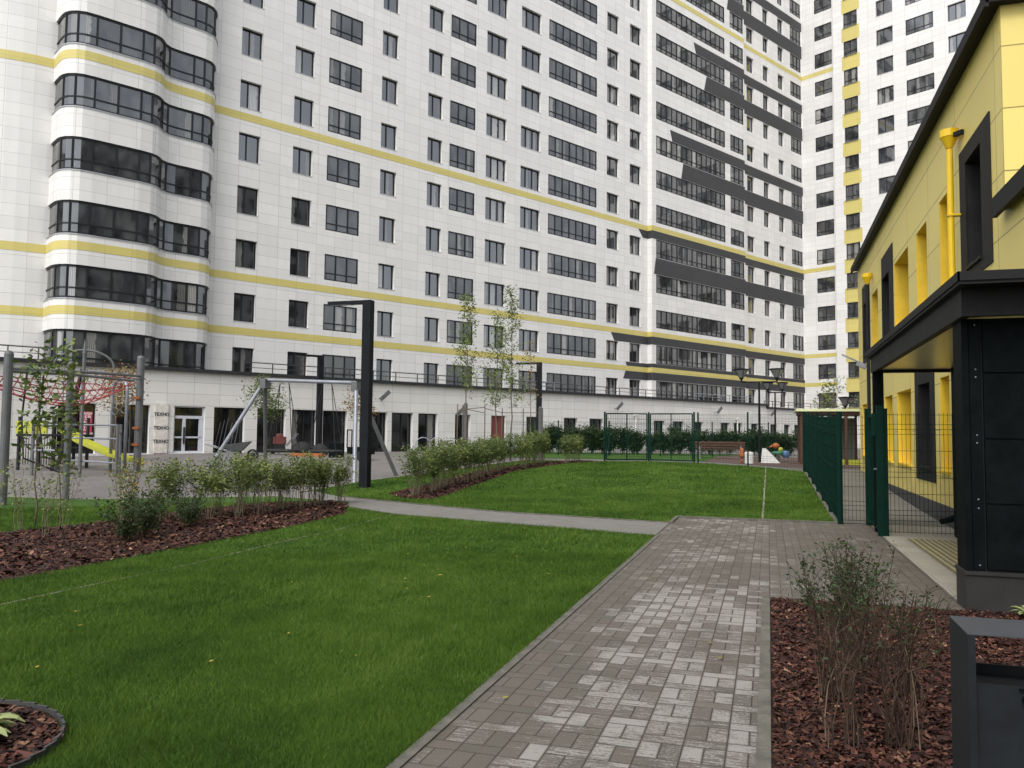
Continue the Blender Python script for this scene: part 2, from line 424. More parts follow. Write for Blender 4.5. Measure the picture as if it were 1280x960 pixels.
# ---------------------------------------------------------------- terrain
def zg(y):
    t = min(1., max(0., (y - 15.) / 21.)); return .5 * t * t * (3 - 2 * t)
YB = [15 + k for k in range(22)]
def sheet(name, pts, lift, m, label=None, kind='structure', thick=0):
    """a flat polygon laid on the terrain, cut at every metre of the slope so that it follows it"""
    bm = bmesh.new(); f = bm.faces.new([bm.verts.new((x, y, 0)) for x, y in pts])
    if f.normal.z < 0 or True:
        bmesh.ops.recalc_face_normals(bm, faces=bm.faces)
    for yb in YB:
        g = bm.verts[:] + bm.edges[:] + bm.faces[:]
        bmesh.ops.bisect_plane(bm, geom=g, plane_co=(0, yb, 0), plane_no=(0, 1, 0))
    bmesh.ops.triangulate(bm, faces=bm.faces[:])
    for v in bm.verts: v.co.z = zgl(v.co.y) + lift
    for f in bm.faces:
        f.normal_update()
        if f.normal.z < 0: f.normal_flip()
    me = bpy.data.meshes.new(name); bm.to_mesh(me); bm.free(); me.materials.append(m)
    o = put(bpy.data.objects.new(name, me)); o['kind'] = kind
    return o
def zgl(y):
    """terrain height as built: linear between whole metres"""
    a = math.floor(y); return zg(a) + (zg(a + 1) - zg(a)) * (y - a)
def strip_mesh(mb, pts, w, h, lift=0.):
    """a kerb following a polyline over the terrain"""
    P = []
    for (a, b) in zip(pts[:-1], pts[1:]):
        n = max(1, int(math.hypot(b[0] - a[0], b[1] - a[1]) / 1.0))
        for k in range(n): P.append((a[0] + (b[0] - a[0]) * k / n, a[1] + (b[1] - a[1]) * k / n))
    P.append(pts[-1])
    for a, b in zip(P[:-1], P[1:]):
        d = Vector((b[0] - a[0], b[1] - a[1], 0)).normalized(); s = Vector((-d.y, d.x, 0)) * w / 2
        A = Vector((a[0], a[1], zgl(a[1]))); B = Vector((b[0], b[1], zgl(b[1]))) - d * .006
        u = Vector((0, 0, h + lift)); lo = Vector((0, 0, -.05))
        q = [A + s + u, A - s + u, B - s + u, B + s + u]; r = [A + s + lo, A - s + lo, B - s + lo, B + s + lo]
        mb.face(q); mb.face([r[1], r[2], q[2], q[1]]); mb.face([q[0], q[3], r[3], r[0]]); mb.face([r[0], r[1], q[1], q[0]]); mb.face([q[3], q[2], r[2], r[3]])

g = 700.
sheet('ground', [(-g, -g), (g, -g), (g, g), (-g, g)], 0, M['plaza'])
sheet('near_lawn', [(-40, -14), (-1.70, -14), (-1.70, 13.10), (-6.86, 14.60), (-8.30, 15.55), (-8.9, 16.7), (-11.3, 17.3), (-12.7, 16.5), (-14.6, 15.0), (-40, 13.2)], .006, M['lawn'])
sheet('shrub_bed', [(-7.50, -6), (-7.45, 9), (-7.50, 12.0), (-7.75, 14.2), (-8.55, 15.75), (-9.3, 16.5), (-10.2, 15.9), (-10.65, 14.2), (-10.66, 11), (-11.2, 9), (-12.5, 4), (-12.5, -6)], .012, M['mulch'])
sheet('raised_lawn', [(-1.66, 16.11), (1.15, 16.11), (1.15, 29.8), (-.74, 32.33), (-2.75, 34.04), (-4.76, 34.69), (-6.5, 33.8), (-9.6, 33.5), (-10.4, 27), (-11.3, 22), (-11.2, 19.0), (-9.66, 17.75), (-5.2, 15.82), (-1.69, 15.06)], .006, M['lawn'])
sheet('hedge_bed', [(-7.49, 17.85), (-7.55, 19.0), (-7.75, 20.65), (-8.26, 26.8), (-7.6, 31.38), (-6.72, 33.6), (-7.5, 33.9), (-8.6, 31.6), (-9.3, 27), (-9.1, 21.5), (-8.9, 18.7), (-8.2, 18.0)], .012, M['mulch'])
sheet('paved_path', [(-1.68, -14), (0., -14), (0., 8.40), (1.69, 8.40), (1.69, 16.03), (-1.66, 16.03), (-1.68, 15.05)], .010, M['paving'])
sheet('cross_path', [(-1.69, 13.12), (-1.69, 15.0), (-5.2, 15.74), (-9.70, 17.68), (-11.2, 18.4), (-11.4, 17.3), (-8.95, 16.62), (-8.36, 15.62), (-6.86, 14.66)], .014, M['cross'])
sheet('right_bed', [(.0, -6), (9., -6), (9., 8.40), (.0, 8.40)], .008, M['mulch'])
sheet('ramp_paving', [(1.71, 8.44), (4.5, 8.44), (4.5, 16.2), (1.71, 16.2)], .012, M['ramp'])
sheet('tactile_strip', [(2.02, 9.9), (3.0, 9.9), (3.0, 14.1), (2.02, 14.1)], .018, M['tactile'])
sheet('yard_paving', [(1.24, 16.24), (3.05, 16.24), (3.05, 31.5), (1.24, 31.5)], .012, M['yard'])
sheet('play_yard', [(-.2, 33.2), (1.6, 31.6), (9, 31.6), (9, 46), (-2.6, 46), (-2.6, 36)], .012, M['rubber_red'])
sheet('far_lawn', [(-12., 36.2), (-2.6, 36.2), (-2.6, 46), (-.5, 52), (-16, 50)], .010, M['lawn'])

# kerbs
k = MB(); strip_mesh(k, [(-.035, -8), (-.035, 8.44)], .07, .03); strip_mesh(k, [(-.0, 8.44), (1.66, 8.44)], .06, .022)
tag(k.build('bed_kerb', M['kerb'], bevel=.004), kind='structure')
k = MB(); strip_mesh(k, [(-1.66, -8), (-1.66, 13.15)], .06, .020)
tag(k.build('path_kerb', M['kerb'], bevel=.004), kind='structure')
k = MB(); strip_mesh(k, [(-6.50, -8), (-6.46, 6.9), (-6.42, 8.3), (-6.56, 10), (-6.58, 12), (-6.86, 14.66)], .030, .014)
tag(k.build('lawn_edging', M['kerb_light']), kind='structure')
k = MB(); strip_mesh(k, [(-1.69, 16.07), (1.2, 16.07)], .07, .045)
strip_mesh(k, [(-1.70, 15.03), (-5.2, 15.79), (-9.68, 17.72)], .05, .03); strip_mesh(k, [(-1.67, 15.03), (-1.67, 16.05)], .06, .04)
strip_mesh(k, [(-8.36, 15.58), (-6.86, 14.61), (-1.72, 13.09)], .045, .016)
tag(k.build('cross_path_kerb', M['kerb']), kind='structure')
k = MB(); strip_mesh(k, [(-.12, 16.12), (-.10, 32.7)], .040, .024)
tag(k.build('lawn_dividing_edging', M['kerb_light']), kind='structure')
k = MB(); strip_mesh(k, [(-11.3, 18.35), (-11.35, 22), (-10.5, 27), (-9.7, 33.5)], .08, .03); strip_mesh(k, [(-40, 13.2), (-14.6, 15.05), (-12.7, 16.55), (-11.3, 17.32), (-8.95, 16.7)], .06, .02)
tag(k.build('plaza_kerb', M['kerb_light']), kind='structure')

# scattered stuff ------------------------------------------------------
def in_poly(x, y, poly):
    c = np.zeros(len(x), bool); n = len(poly)
    for i in range(n):
        x1, y1 = poly[i]; x2, y2 = poly[(i + 1) % n]
        t = ((y1 > y) != (y2 > y))
        with np.errstate(divide='ignore', invalid='ignore'):
            xi = (x2 - x1) * (y - y1) / (y2 - y1 + 1e-12) + x1
        c ^= t & (x < xi)
    return c
def zgv(y):
    a = np.floor(y)
    def s(q):
        t = np.clip((q - 15.) / 21., 0, 1); return .5 * t * t * (3 - 2 * t)
    return s(a) + (s(a + 1) - s(a)) * (y - a)
def np_mesh(name, V, F, mat, smooth=False):
    me = bpy.data.meshes.new(name); nv, nf, k = len(V), len(F), F.shape[1]
    me.vertices.add(nv); me.vertices.foreach_set('co', V.astype(np.float32).ravel())
    me.loops.add(nf * k); me.loops.foreach_set('vertex_index', F.astype(np.int32).ravel())
    me.polygons.add(nf); me.polygons.foreach_set('loop_start', np.arange(0, nf * k, k, dtype=np.int32))
    me.polygons.foreach_set('loop_total', np.full(nf, k, dtype=np.int32))
    me.materials.append(mat); me.update(calc_edges=True); me.validate()
    return me
LAWN_A = [(-40, -14), (-1.68, -14), (-1.68, 13.10), (-6.86, 14.56), (-8.30, 15.5), (-8.9, 16.6), (-11.3, 17.2), (-12.7, 16.4), (-14.6, 14.95), (-40, 13.2)]
BED_L = [(-7.45, -6), (-7.40, 9), (-7.45, 12.0), (-7.70, 14.25), (-8.5, 15.85), (-9.3, 16.6), (-10.3, 15.9), (-10.72, 14.2), (-10.72, 11), (-11.3, 9), (-12.6, 4), (-12.6, -6)]
LAWN_B = [(-1.62, 16.13), (1.15, 16.13), (1.15, 29.8), (-.74, 32.33), (-2.75, 34.04), (-4.76, 34.69), (-6.5, 33.8), (-9.6, 33.5), (-10.4, 27), (-11.3, 22), (-11.2, 19.0), (-9.66, 17.8), (-5.2, 15.86), (-1.71, 15.1)]
BED_H = [(-7.45, 17.85), (-7.5, 19.0), (-7.70, 20.65), (-8.20, 26.8), (-7.55, 31.38), (-6.6, 33.6), (-7.5, 34), (-8.7, 31.6), (-9.4, 27), (-9.2, 21.5), (-9.0, 18.7), (-8.2, 17.9)]
def grass(bands, polys, holes, name):
    xs, ys, ws, hs = [], [], [], []
    for (d0, d1, dens, w, h) in bands:
        n = int((2 * d1) * (2 * d1) * dens)
        # only the wedge the camera could see, with a margin for a step aside
        r = np.sqrt(RNG.uniform(d0 * d0, d1 * d1, int(dens * R(80) * (d1 * d1 - d0 * d0) / 2)))
        a = RNG.uniform(R(90 - 22), R(90 + 58), len(r))
        x = r * np.cos(a); y = r * np.sin(a)
        ok = np.zeros(len(x), bool)
        for p in polys: ok |= in_poly(x, y, p)
        for p in holes: ok &= ~in_poly(x, y, p)
        x, y = x[ok], y[ok]
        # clumps: taller and lusher patches
        c = .5 + .5 * np.sin(x * 2.1 + 1.3 * np.sin(y * 1.7)) * np.sin(y * 1.3 + np.sin(x * 2.7))
        xs.append(x); ys.append(y); ws.append(np.full(len(x), w) * RNG.uniform(.7, 1.3, len(x))); hs.append(h * RNG.uniform(.55, 1.25, len(x)) * (.85 + .3 * c))
    x, y, w, h = map(np.concatenate, (xs, ys, ws, hs)); n = len(x)
    z = zgv(y) + .004; a = RNG.uniform(0, 2 * np.pi, n); lx, ly = RNG.normal(0, .62, n) * h, RNG.normal(0, .62, n) * h
    V = np.zeros((n, 3, 3))
    V[:, 0] = np.stack([x - np.cos(a) * w / 2, y - np.sin(a) * w / 2, z], 1)
    V[:, 1] = np.stack([x + np.cos(a) * w / 2, y + np.sin(a) * w / 2, z], 1)
    V[:, 2] = np.stack([x + lx, y + ly, z + h], 1)
    me = np_mesh(name, V.reshape(-1, 3), np.arange(3 * n).reshape(-1, 3), M['grass_blade'])
    o = put(bpy.data.objects.new(name, me)); o['kind'] = 'stuff'
    return o
HOSTA_BED_C, HOSTA_BED_R = (-3.95, 2.95), .72
hole_c = [(HOSTA_BED_C[0] + HOSTA_BED_R * math.cos(t), HOSTA_BED_C[1] + HOSTA_BED_R * math.sin(t)) for t in np.linspace(0, 2 * np.pi, 24)[:-1]]
o = grass([(3.0, 5.0, 26000, .0026, .038), (5.0, 7.5, 15000, .0034, .040), (7.5, 11, 6500, .0050, .042), (11, 19, 1900, .009, .046)], [LAWN_A], [BED_L, hole_c], 'grass')
tag(o, 'mown bright green grass of the lawn left of the paved path', 'grass')
o = grass([(15, 22, 1300, .012, .045), (22, 37, 420, .022, .05)], [LAWN_B], [BED_H], 'grass')
tag(o, 'mown grass of the raised lawn in front of the green fence', 'grass')

def chips(name, poly, dens, size, label, holes=()):
    x0, x1 = min(p[0] for p in poly), max(p[0] for p in poly); y0, y1 = min(p[1] for p in poly), max(p[1] for p in poly)
    n = int((x1 - x0) * (y1 - y0) * dens); x = RNG.uniform(x0, x1, n); y = RNG.uniform(y0, y1, n)
    ok = in_poly(x, y, poly)
    x, y = x[ok], y[ok]; n = len(x); a = RNG.uniform(0, 2 * np.pi, n)
    L = size * RNG.lognormal(0, .35, n); W = L * RNG.uniform(.25, .6, n)
    t1, t2 = RNG.normal(0, .30, n), RNG.normal(0, .45, n); z = zgv(y) + .012 + RNG.uniform(0, .028, n)
    ux, uy, uz = np.cos(a) * L / 2, np.sin(a) * L / 2, np.sin(t1) * L / 2
    vx, vy, vz = -np.sin(a) * W / 2, np.cos(a) * W / 2, np.sin(t2) * W / 2
    V = np.zeros((n, 4, 3))
    for k, (s, t) in enumerate(((1, 1), (-1, .8), (-1, -1), (1, -.7))):
        V[:, k] = np.stack([x + s * ux + t * vx, y + s * uy + t * vy, z + s * uz + t * vz], 1)
    me = np_mesh(name, V.reshape(-1, 3), np.arange(4 * n).reshape(-1, 4), M['chips'])
    o = put(bpy.data.objects.new(name, me)); tag(o, label, 'mulch', kind='stuff'); return o
chips('bark_mulch', [(.02, 3.2), (2.6, 3.2), (2.6, 8.38), (.02, 8.38)], 5200, .026, 'reddish brown bark mulch of the bed beside the paved path')
chips('bark_mulch', [(-11.4, 4), (-7.42, 4)] + BED_L[1:9], 900, .045, 'dark brown bark mulch under the shrubs left of the lawn')
chips('bark_mulch', BED_H, 500, .05, 'dark brown bark mulch under the hedge beside the raised lawn')

# ---------------------------------------------------------------- apartment buildings
A30 = R(30.5)
DU = Vector((math.sin(A30), math.cos(A30), 0)); NU = Vector((-math.cos(A30), math.sin(A30), 0))
FL = 3.125
def head(k): return 6.37 + FL * k
def sill(k): return head(k) - 1.62
NK = 17; TOP = head(NK - 1) + 2.3

def facade(mb, x0, x1, z0, z1, y, ops, depth=.2, m=0, mj=1):
    """wall in the plane y with real openings (x0,x1,z0,z1[,depth]) and their reveals"""
    xs = sorted({x0, x1, *[v for o in ops for v in o[:2]]}); zs = sorted({z0, z1, *[v for o in ops for v in o[2:4]]})
    xs = [v for v in xs if x0 <= v <= x1]; zs = [v for v in zs if z0 <= v <= z1]
    hole = set()
    for o in ops:
        i0, i1 = xs.index(o[0]), xs.index(o[1]); j0, j1 = zs.index(o[2]), zs.index(o[3])
        for i in range(i0, i1):
            for j in range(j0, j1): hole.add((i, j))
    for j in range(len(zs) - 1):
        i = 0
        while i < len(xs) - 1:
            if (i, j) in hole: i += 1; continue
            k = i
            while k < len(xs) - 1 and (k, j) not in hole: k += 1
            a, b, c, d = xs[i], xs[k], zs[j], zs[j + 1]
            mb.face([(a, y, c), (b, y, c), (b, y, d), (a, y, d)], m, [(a, c), (b, c), (b, d), (a, d)])
            i = k
    for o in ops:
        a, b, c, d = o[:4]; w = y + (o[4] if len(o) > 4 else depth)
        mb.face([(a, y, c), (a, y, d), (a, w, d), (a, w, c)], mj); mb.face([(b, y, d), (b, y, c), (b, w, c), (b, w, d)], mj)
        mb.face([(a, y, d), (b, y, d), (b, w, d), (a, w, d)], mj); mb.face([(b, y, c), (a, y, c), (a, w, c), (b, w, c)], mj)

def win_geo(fr, gl, w, h, n, transom=None, fw=.07, ox=0, oy=0, oz=0, full=True, tr_all=False, uneven=None):
    """frame bars into fr, panes into gl; origin at lower left outer corner"""
    d0, d1 = oy - .03, oy + .05
    fr.box(ox, ox + w, d0, d1, oz, oz + fw); fr.box(ox, ox + w, d0, d1, oz + h - fw, oz + h)
    fr.box(ox, ox + fw, d0, d1, oz + fw, oz + h - fw); fr.box(ox + w - fw, ox + w, d0, d1, oz + fw, oz + h - fw)
    xs = [w * k / n for k in range(n + 1)] if uneven is None else [w * u for u in uneven]
    for x in xs[1:-1]: fr.box(ox + x - fw * .45, ox + x + fw * .45, d0 - .004, d1 - .004, oz + fw, oz + h - fw)
    if transom:
        for a, b in zip(xs[:-1], xs[1:]):
            fr.box(ox + a + fw * .5, ox + b - fw * .5, d0 + .006, d1 - .01, oz + h * transom - fw * .4, oz + h * transom + fw * .4)
    y = oy + .02
    for a, b in zip(xs[:-1], xs[1:]):
        P = [(ox + a, y, oz), (ox + b, y, oz), (ox + b, y, oz + h), (ox + a, y, oz + h)]
        gl.face(P, 0, [(0, 0), (b - a, 0), (b - a, h), (0, h)])
WIN = {}
def win_mesh(w, h, n, transom, glass, uneven=None):
    key = (round(w, 2), round(h, 2), n, transom, glass, tuple(uneven or ()))
    if key not in WIN:
        fr, gl, si = MB(), MB(), MB(); win_geo(fr, gl, w, h, n, transom, uneven=uneven)
        si.box(-.02, w + .02, -.24, -.03, -.035, -.012)
        WIN[key] = (fr.mesh('window_frame', M['frame']), gl.mesh('pane', M[glass]), si.mesh('sill', M['sill']))
    return WIN[key]
def in_view(P, m=6):
    """pixel size test against the photograph's view, only used to choose which repeats are built one by one"""
    co = camR.transposed() @ (P - CAM)
    if co.z > -.5: return None
    return 640 + 1036 * co.x / -co.z, 480 - 1036 * co.y / -co.z
CAM = Vector((0, 0, 1.55))
camR = (Matrix.Rotation(R(17.2), 3, 'Z') @ Matrix.Rotation(R(93.5), 3, 'X') @ Matrix.Rotation(R(.6), 3, 'Z'))

def windows(root, cols, mats, limit=100):
    """every window in the photo its own part; those above or beside the picture together as one"""
    allw = []
    for (a, b, kind, y, rec) in cols:
        for k in range(NK):
            w, h = b - a, head(k) - sill(k)
            P = root.matrix_world @ Vector(((a + b) / 2, y, sill(k) + h * .5)); Q = root.matrix_world @ Vector((a, y, sill(k)))
            px = in_view(Q); pc = in_view(P)
            vis = px is not None and -10 < pc[0] < 1250 and px[1] > 0
            allw.append((w * h / (P - CAM).length_squared if vis else 0, a, b, kind, y, rec, k))
    allw.sort(key=lambda t: -t[0])
    rest = (MB(), MB())
    for i, (s, a, b, kind, y, rec, k) in enumerate(allw):
        w, h = b - a, head(k) - sill(k)
        n, tr, gl, un = {'one': (1, None, 'glass', None), 'double': (2, None, 'glass', [0, .42, 1]), 'triple': (3, None, 'glass', None), 'b3': (3, .27, 'glass_balcony', None), 'b2': (2, .27, 'glass_balcony', None),
                         'b7': (7, .27, 'glass_balcony', None), 'b14': (14, .27, 'glass_balcony', None), 'door': (2, None, 'glass', None)}[kind]
        if s > 0 and i < limit:
            f, g_, sl = win_mesh(w, h, n, tr, gl, un)
            o = inst('window', f, root, (a, y + rec, sill(k))); inst('pane', g_, o)
            if rec > .1: inst('sill', sl, o)
        else:
            win_geo(rest[0], rest[1], w, h, n, tr, ox=a, oy=y + rec, oz=sill(k), uneven=un)
    if rest[0].f:
        mb = rest[0]; base = len(mb.v)
        for v in rest[1].v: mb.v.append(v)
        for f in rest[1].f: mb.f.append(tuple(base + i for i in f)); mb.m.append(1)
        mb.uv += rest[1].uv
        mb.build('window', [M['frame'], M['glass_balcony']], root)['kind'] = 'stuff'
def ribbon(mb, path, z0, z1, off=.012, m=0, slant=None, gap_m=None):
    """band laid off outside of a wall path (x, y); slant = (x at the bottom, x at the top) of its first edge"""
    P = [Vector((x, y, 0)) for x, y in path]; N = []
    for i in range(len(P)):
        d = (P[min(i + 1, len(P) - 1)] - P[max(i - 1, 0)]).normalized(); N.append(Vector((d.y, -d.x, 0)))
    Q = [p + n * off for p, n in zip(P, N)]; u = 0.
    for i in range(len(Q) - 1):
        L = (Q[i + 1] - Q[i]).length
        a0 = a1 = Q[i]
        if i == 0 and slant: a0 = Vector((slant[0], Q[0].y, 0)); a1 = Vector((slant[1], Q[0].y, 0))
        b = Q[i + 1]
        ua, ub = a0.x if abs(b.y - a0.y) < .01 else u, b.x if abs(b.y - a0.y) < .01 else u + L
        mb.face([(a0.x, a0.y, z0), (b.x, b.y, z0), (b.x, b.y, z1), (a1.x, a1.y, z1)], m, [(ua, z0), (ub, z0), (ub, z1), (ua, z1)])
        u += L
def frame_at(o): bpy.context.view_layer.update(); return o

S = [(7.30, .42), (10.43, .42), (19.83, .44), (41.65, .44)]
# --- block A: white block with the rounded bay
UA0 = 30.; D = 45.4
A = thing('apartment_building', 'white high rise block with stacked rounded dark glazed balconies at its left end', 'apartment building', DU * UA0 + NU * D, R(59.5)); frame_at(A)
def xa(u): return u - UA0
colsA = [(19.80, 21.10, 'double'), (23.2, 24.52, 'double'), (25.52, 27.9, 'b3'), (29.44, 30.70, 'double'), (33.22, 34.50, 'double'), (35.14, 37.45, 'b3'),
         (38.5, 40.52, 'triple'), (41.96, 44.05, 'triple'), (44.92, 50.55, 'b7'), (51.84, 53.37, 'double'), (54.84, 56.36, 'double')]
colsA = [(xa(a), xa(b), kd, 0, .03 if kd[0] == 'b' else .22) for a, b, kd in colsA]
opsA = [(a, b, sill(k), head(k), r + .08) for (a, b, kd, y, r) in colsA for k in range(NK)]
UAE = 57.3
mb = MB(); facade(mb, xa(10.6), xa(UAE), 4.3, TOP, 0, opsA)
RC = 7.0; arc = [(xa(10.6) - RC * math.sin(t), RC - RC * math.cos(t)) for t in [R(x) for x in range(0, 136, 5)]]
arc_lr = arc[::-1]; arc_lr = [(x, y - .0) for x, y in arc_lr]
ribbon(mb, arc_lr, 0, TOP, 0)
mb.face([(xa(10.6), 14, 4.3), (xa(UAE), 14, 4.3), (xa(UAE), 14, TOP), (xa(10.6), 14, TOP)][::-1], 1)
mb.build('wall', [M['white'], M['jamb']], A)
mb = MB(); mb.face([(x, y, TOP - .4) for x, y in arc] + [(xa(10.6), 14, TOP - .4), (xa(UAE), 14, TOP - .4), (xa(UAE), 0.02, TOP - .4)][::1]); mb.build('roof', M['coping'], A)
windows(A, colsA, None)
# bay: two lobes
bay = [(10.15, .30), (10.15, -.95), (10.20, -1.35), (10.35, -1.70), (10.62, -1.98), (10.98, -2.15), (11.5, -2.2), (12.6, -2.2), (13.7, -2.2), (14.3, -2.12), (14.65, -1.95), (14.9, -1.68), (15.08, -1.42), (15.4, -1.22), (15.9, -1.15), (16.7, -1.15), (17.3, -1.12), (17.7, -.98), (18.0, -.70), (18.22, -.3), (18.35, .02)]
bay = [(xa(u), y) for u, y in bay]
def offs(path, o):
    P = [Vector((x, y, 0)) for x, y in path]; out = []
    for i in range(len(P)):
        d = (P[min(i + 1, len(P) - 1)] - P[max(i - 1, 0)]).normalized(); n = Vector((d.y, -d.x, 0)); out.append((P[i].x + n.x * o, P[i].y + n.y * o))
    return out
mull_idx = [0, 2, 4, 6, 7, 8, 9, 12, 13, 15, 16, 18, 20]
for k in range(NK):
    mb = MB(); z0, z1 = head(k), (sill(k + 1) if k < NK - 1 else TOP)
    ribbon(mb, bay, z0, z1, 0)
    inner = offs(bay, -.16)
    for i in range(len(bay) - 1):
        mb.face([(*inner[i], z0), (*inner[i + 1], z0), (*bay[i + 1], z0), (*bay[i], z0)], 1)
        mb.face([(*inner[i], z1), (*bay[i], z1), (*bay[i + 1], z1), (*inner[i + 1], z1)], 1)
    o = mb.build('balcony_parapet', [M['white'], M['sill']], A)
    lip = MB(); lo = offs(bay, .03)
    for i in range(len(bay) - 1):
        lip.face([(*lo[i], z1 + .004), (*lo[i + 1], z1 + .004), (*inner[i + 1], z1 + .004), (*inner[i], z1 + .004)])
        lip.face([(*lo[i], z1 - .05), (*lo[i + 1], z1 - .05), (*lo[i + 1], z1 + .004), (*lo[i], z1 + .004)])
    lip.build('parapet_lip', M['sill'], o)
    za, zb = sill(k) - (.25 if k == 0 else 0), head(k)
    fr, gl = MB(), MB(); gp = offs(bay, -.10)
    for z_, hh in ((za, .10), (zb - .10, .10), (za + .48, .07)):
        for i in range(len(gp) - 1):
            fr.bar((*gp[i], z_ + hh / 2), (*gp[i + 1], z_ + hh / 2), .07, hh)
    for i in mull_idx:
        x, y = gp[i]; fr.box(x - .045, x + .045, y - .045, y + .045, za + .1, zb - .1)
    o = fr.build('balcony_glazing', M['frame'], A)
    for a, b in zip(mull_idx[:-1], mull_idx[1:]):
        L = 0.; W = sum(math.dist(gp[j], gp[j + 1]) for j in range(a, b))
        for i in range(a, b):
            l2 = L + math.dist(gp[i], gp[i + 1])
            bi = len(gl.v)
            gl.face([(*gp[i], za), (*gp[i + 1], za), (*gp[i + 1], zb), (*gp[i], zb)], 0, [(L, 0), (l2, 0), (l2, zb - za), (L, zb - za)]); L = l2
    gl.build('pane', M['glass_balcony'], o)
fullpath = [p for p in arc_lr] + [(xa(10.12), .0)]
for z, h in S:
    for p_ in (arc_lr, bay, [(xa(18.35), 0), (xa(UAE), 0)]):
        st = MB(); ribbon(st, p_, z - h / 2, z + h / 2, .012); st.build('yellow_stripe', M['yellow_pale'], A)
for z0, z1, s0, s1 in ((6.40, 7.08, 54.0, 54.3), (7.52, 7.86, 54.45, 54.3), (9.52, 10.21, 52.85, 52.4), (18.90, 19.60, 56.6, 56.0)):
    bd = MB(); ribbon(bd, [(xa(s0), 0), (xa(UAE), 0)], z0, z1, .010, slant=(xa(s0), xa(s1))); bd.build('dark_band', M['dark_band'], A)
# --- block B: stepped block with dark bands
UB0 = 71.
B = thing('apartment_building', 'high rise block with slanting graphite bands between its long glazed balconies', 'apartment building', DU * UB0 + NU * D, R(59.5)); frame_at(B)
def xb(u): return u - UB0
YS = -.5; UBS = 72.15
cB1 = [(xb(57.86), xb(68.66), 'b14', YS, .03), (xb(69.6), xb(71.95), 'b3', YS, .03)]
cB2 = [(xb(73.40), xb(74.76), 'one', 0, .24), (xb(76.56), xb(77.7), 'one', 0, .24), (xb(79.58), xb(80.78), 'one', 0, .24), (xb(82.2), xb(84.45), 'b3', 0, .03)]
mk = lambda cs: [(a, b, sill(k), head(k), r + .08) for (a, b, kd, y, r) in cs for k in range(NK)]
mb = MB(); facade(mb, xb(UAE), xb(UBS), 4.1, TOP, YS, mk(cB1)); facade(mb, xb(UBS), xb(84.7), 4.1, TOP, 0, mk(cB2))
for x, m_ in ((xb(UAE), 0), (xb(UBS), 0)):
    q = [(x, YS, 4.1), (x, 0.3, 4.1), (x, 0.3, TOP), (x, YS, TOP)]; mb.face(q, 0, [(0, 4.1), (.8, 4.1), (.8, TOP), (0, TOP)])
mb.face([(xb(UAE), 14, 4.3), (xb(84.7), 14, 4.3), (xb(84.7), 14, TOP), (xb(UAE), 14, TOP)], 1)
mb.build('wall', [M['white'], M['jamb']], B)
mb = MB(); mb.face([(xb(UAE), YS, TOP - .4), (xb(84.7), YS + .5, TOP - .4), (xb(84.7), 14, TOP - .4), (xb(UAE), 14, TOP - .4)]); mb.build('roof', M['coping'], B)
windows(B, cB1 + cB2, None)
pathB = [(xb(UAE), .0), (xb(UAE) + .001, YS), (xb(UBS), YS), (xb(UBS) + .001, 0), (xb(84.7), 0)]
def bandB(mb, z0, z1, s0=None, s1=None, off=.010):
    if s0 is None: ribbon(mb, pathB[:2], z0, z1, off)
    a = s0 if s0 else UAE - off
    if a < UBS:
        ribbon(mb, [(xb(a), YS), (xb(UBS), YS)], z0, z1, off, slant=(xb(s0), xb(s1)) if s0 else None)
        ribbon(mb, pathB[2:4], z0, z1, off); ribbon(mb, pathB[3:], z0, z1, off)
    else: ribbon(mb, [(xb(a), 0), (xb(84.7), 0)], z0, z1, off, slant=(xb(s0), xb(s1)))
for z, h in S: st = MB(); bandB(st, z - h / 2, z + h / 2, off=.014); st.build('yellow_stripe', M['yellow_pale'], B)
for z0, z1 in ((6.40, 7.08), (7.52, 7.86), (9.52, 10.21)): bd = MB(); bandB(bd, z0, z1); bd.build('dark_band', M['dark_band'], B)
for k, s0, s1 in ((3, None, None), (6, 61.55, 61.85), (9, 65.2, 65.6), (12, 69.1, 69.4), (15, 73., 73.3)):
    bd = MB(); bandB(bd, head(k) + .02, sill(k + 1) - .03, s0 or 57.55, s1 or 57.8); bd.build('dark_band', M['dark_band'], B)
for k, s0, s1 in ((4, None, None), (7, 60.2, 59.85), (10, 63.9, 63.5), (13, 68.1, 67.7)):
    bd = MB(); bandB(bd, head(k) + .02, head(k) + (.73 if k == 4 else 1.02), s0, s1); bd.build('dark_band', M['dark_band'], B)
# --- block C: the wing across the corner
C_ = thing('apartment_building', 'white high rise wing with a column of yellow panels between its windows', 'apartment building', DU * 84.7 + NU * 30., R(-30.5)); frame_at(C_)
def xc(n): return 30. - n
YP = -.6
cC1 = [(xc(43.84), xc(41.85), 'b2', 0, .05)]
cC2 = [(xc(40.25), xc(38.75), 'b2', YP, .12), (xc(36.75), xc(35.05), 'double', YP, .2), (xc(33.75), xc(31.1), 'b3', YP, .05), (xc(29.75), xc(28.1), 'double', YP, .2), (xc(26.9), xc(25.2), 'double', YP, .2), (xc(23.2), xc(20.8), 'b3', YP, .05), (xc(19.4), xc(17.8), 'double', YP, .2)]
mb = MB(); facade(mb, xc(45.4), xc(41.45), 0, TOP, 0, mk(cC1)); facade(mb, xc(41.45), xc(15.), 0, TOP, YP, mk(cC2))
x = xc(41.45); mb.face([(x, YP, 0), (x, .3, 0), (x, .3, TOP), (x, YP, TOP)], 0, [(0, 0), (.9, 0), (.9, TOP), (0, TOP)])
x = xc(15.); mb.face([(x, YP, 0), (x, 14, 0), (x, 14, TOP), (x, YP, TOP)], 0, [(0, 0), (14.6, 0), (14.6, TOP), (0, TOP)])
mb.build('wall', [M['white'], M['jamb']], C_)
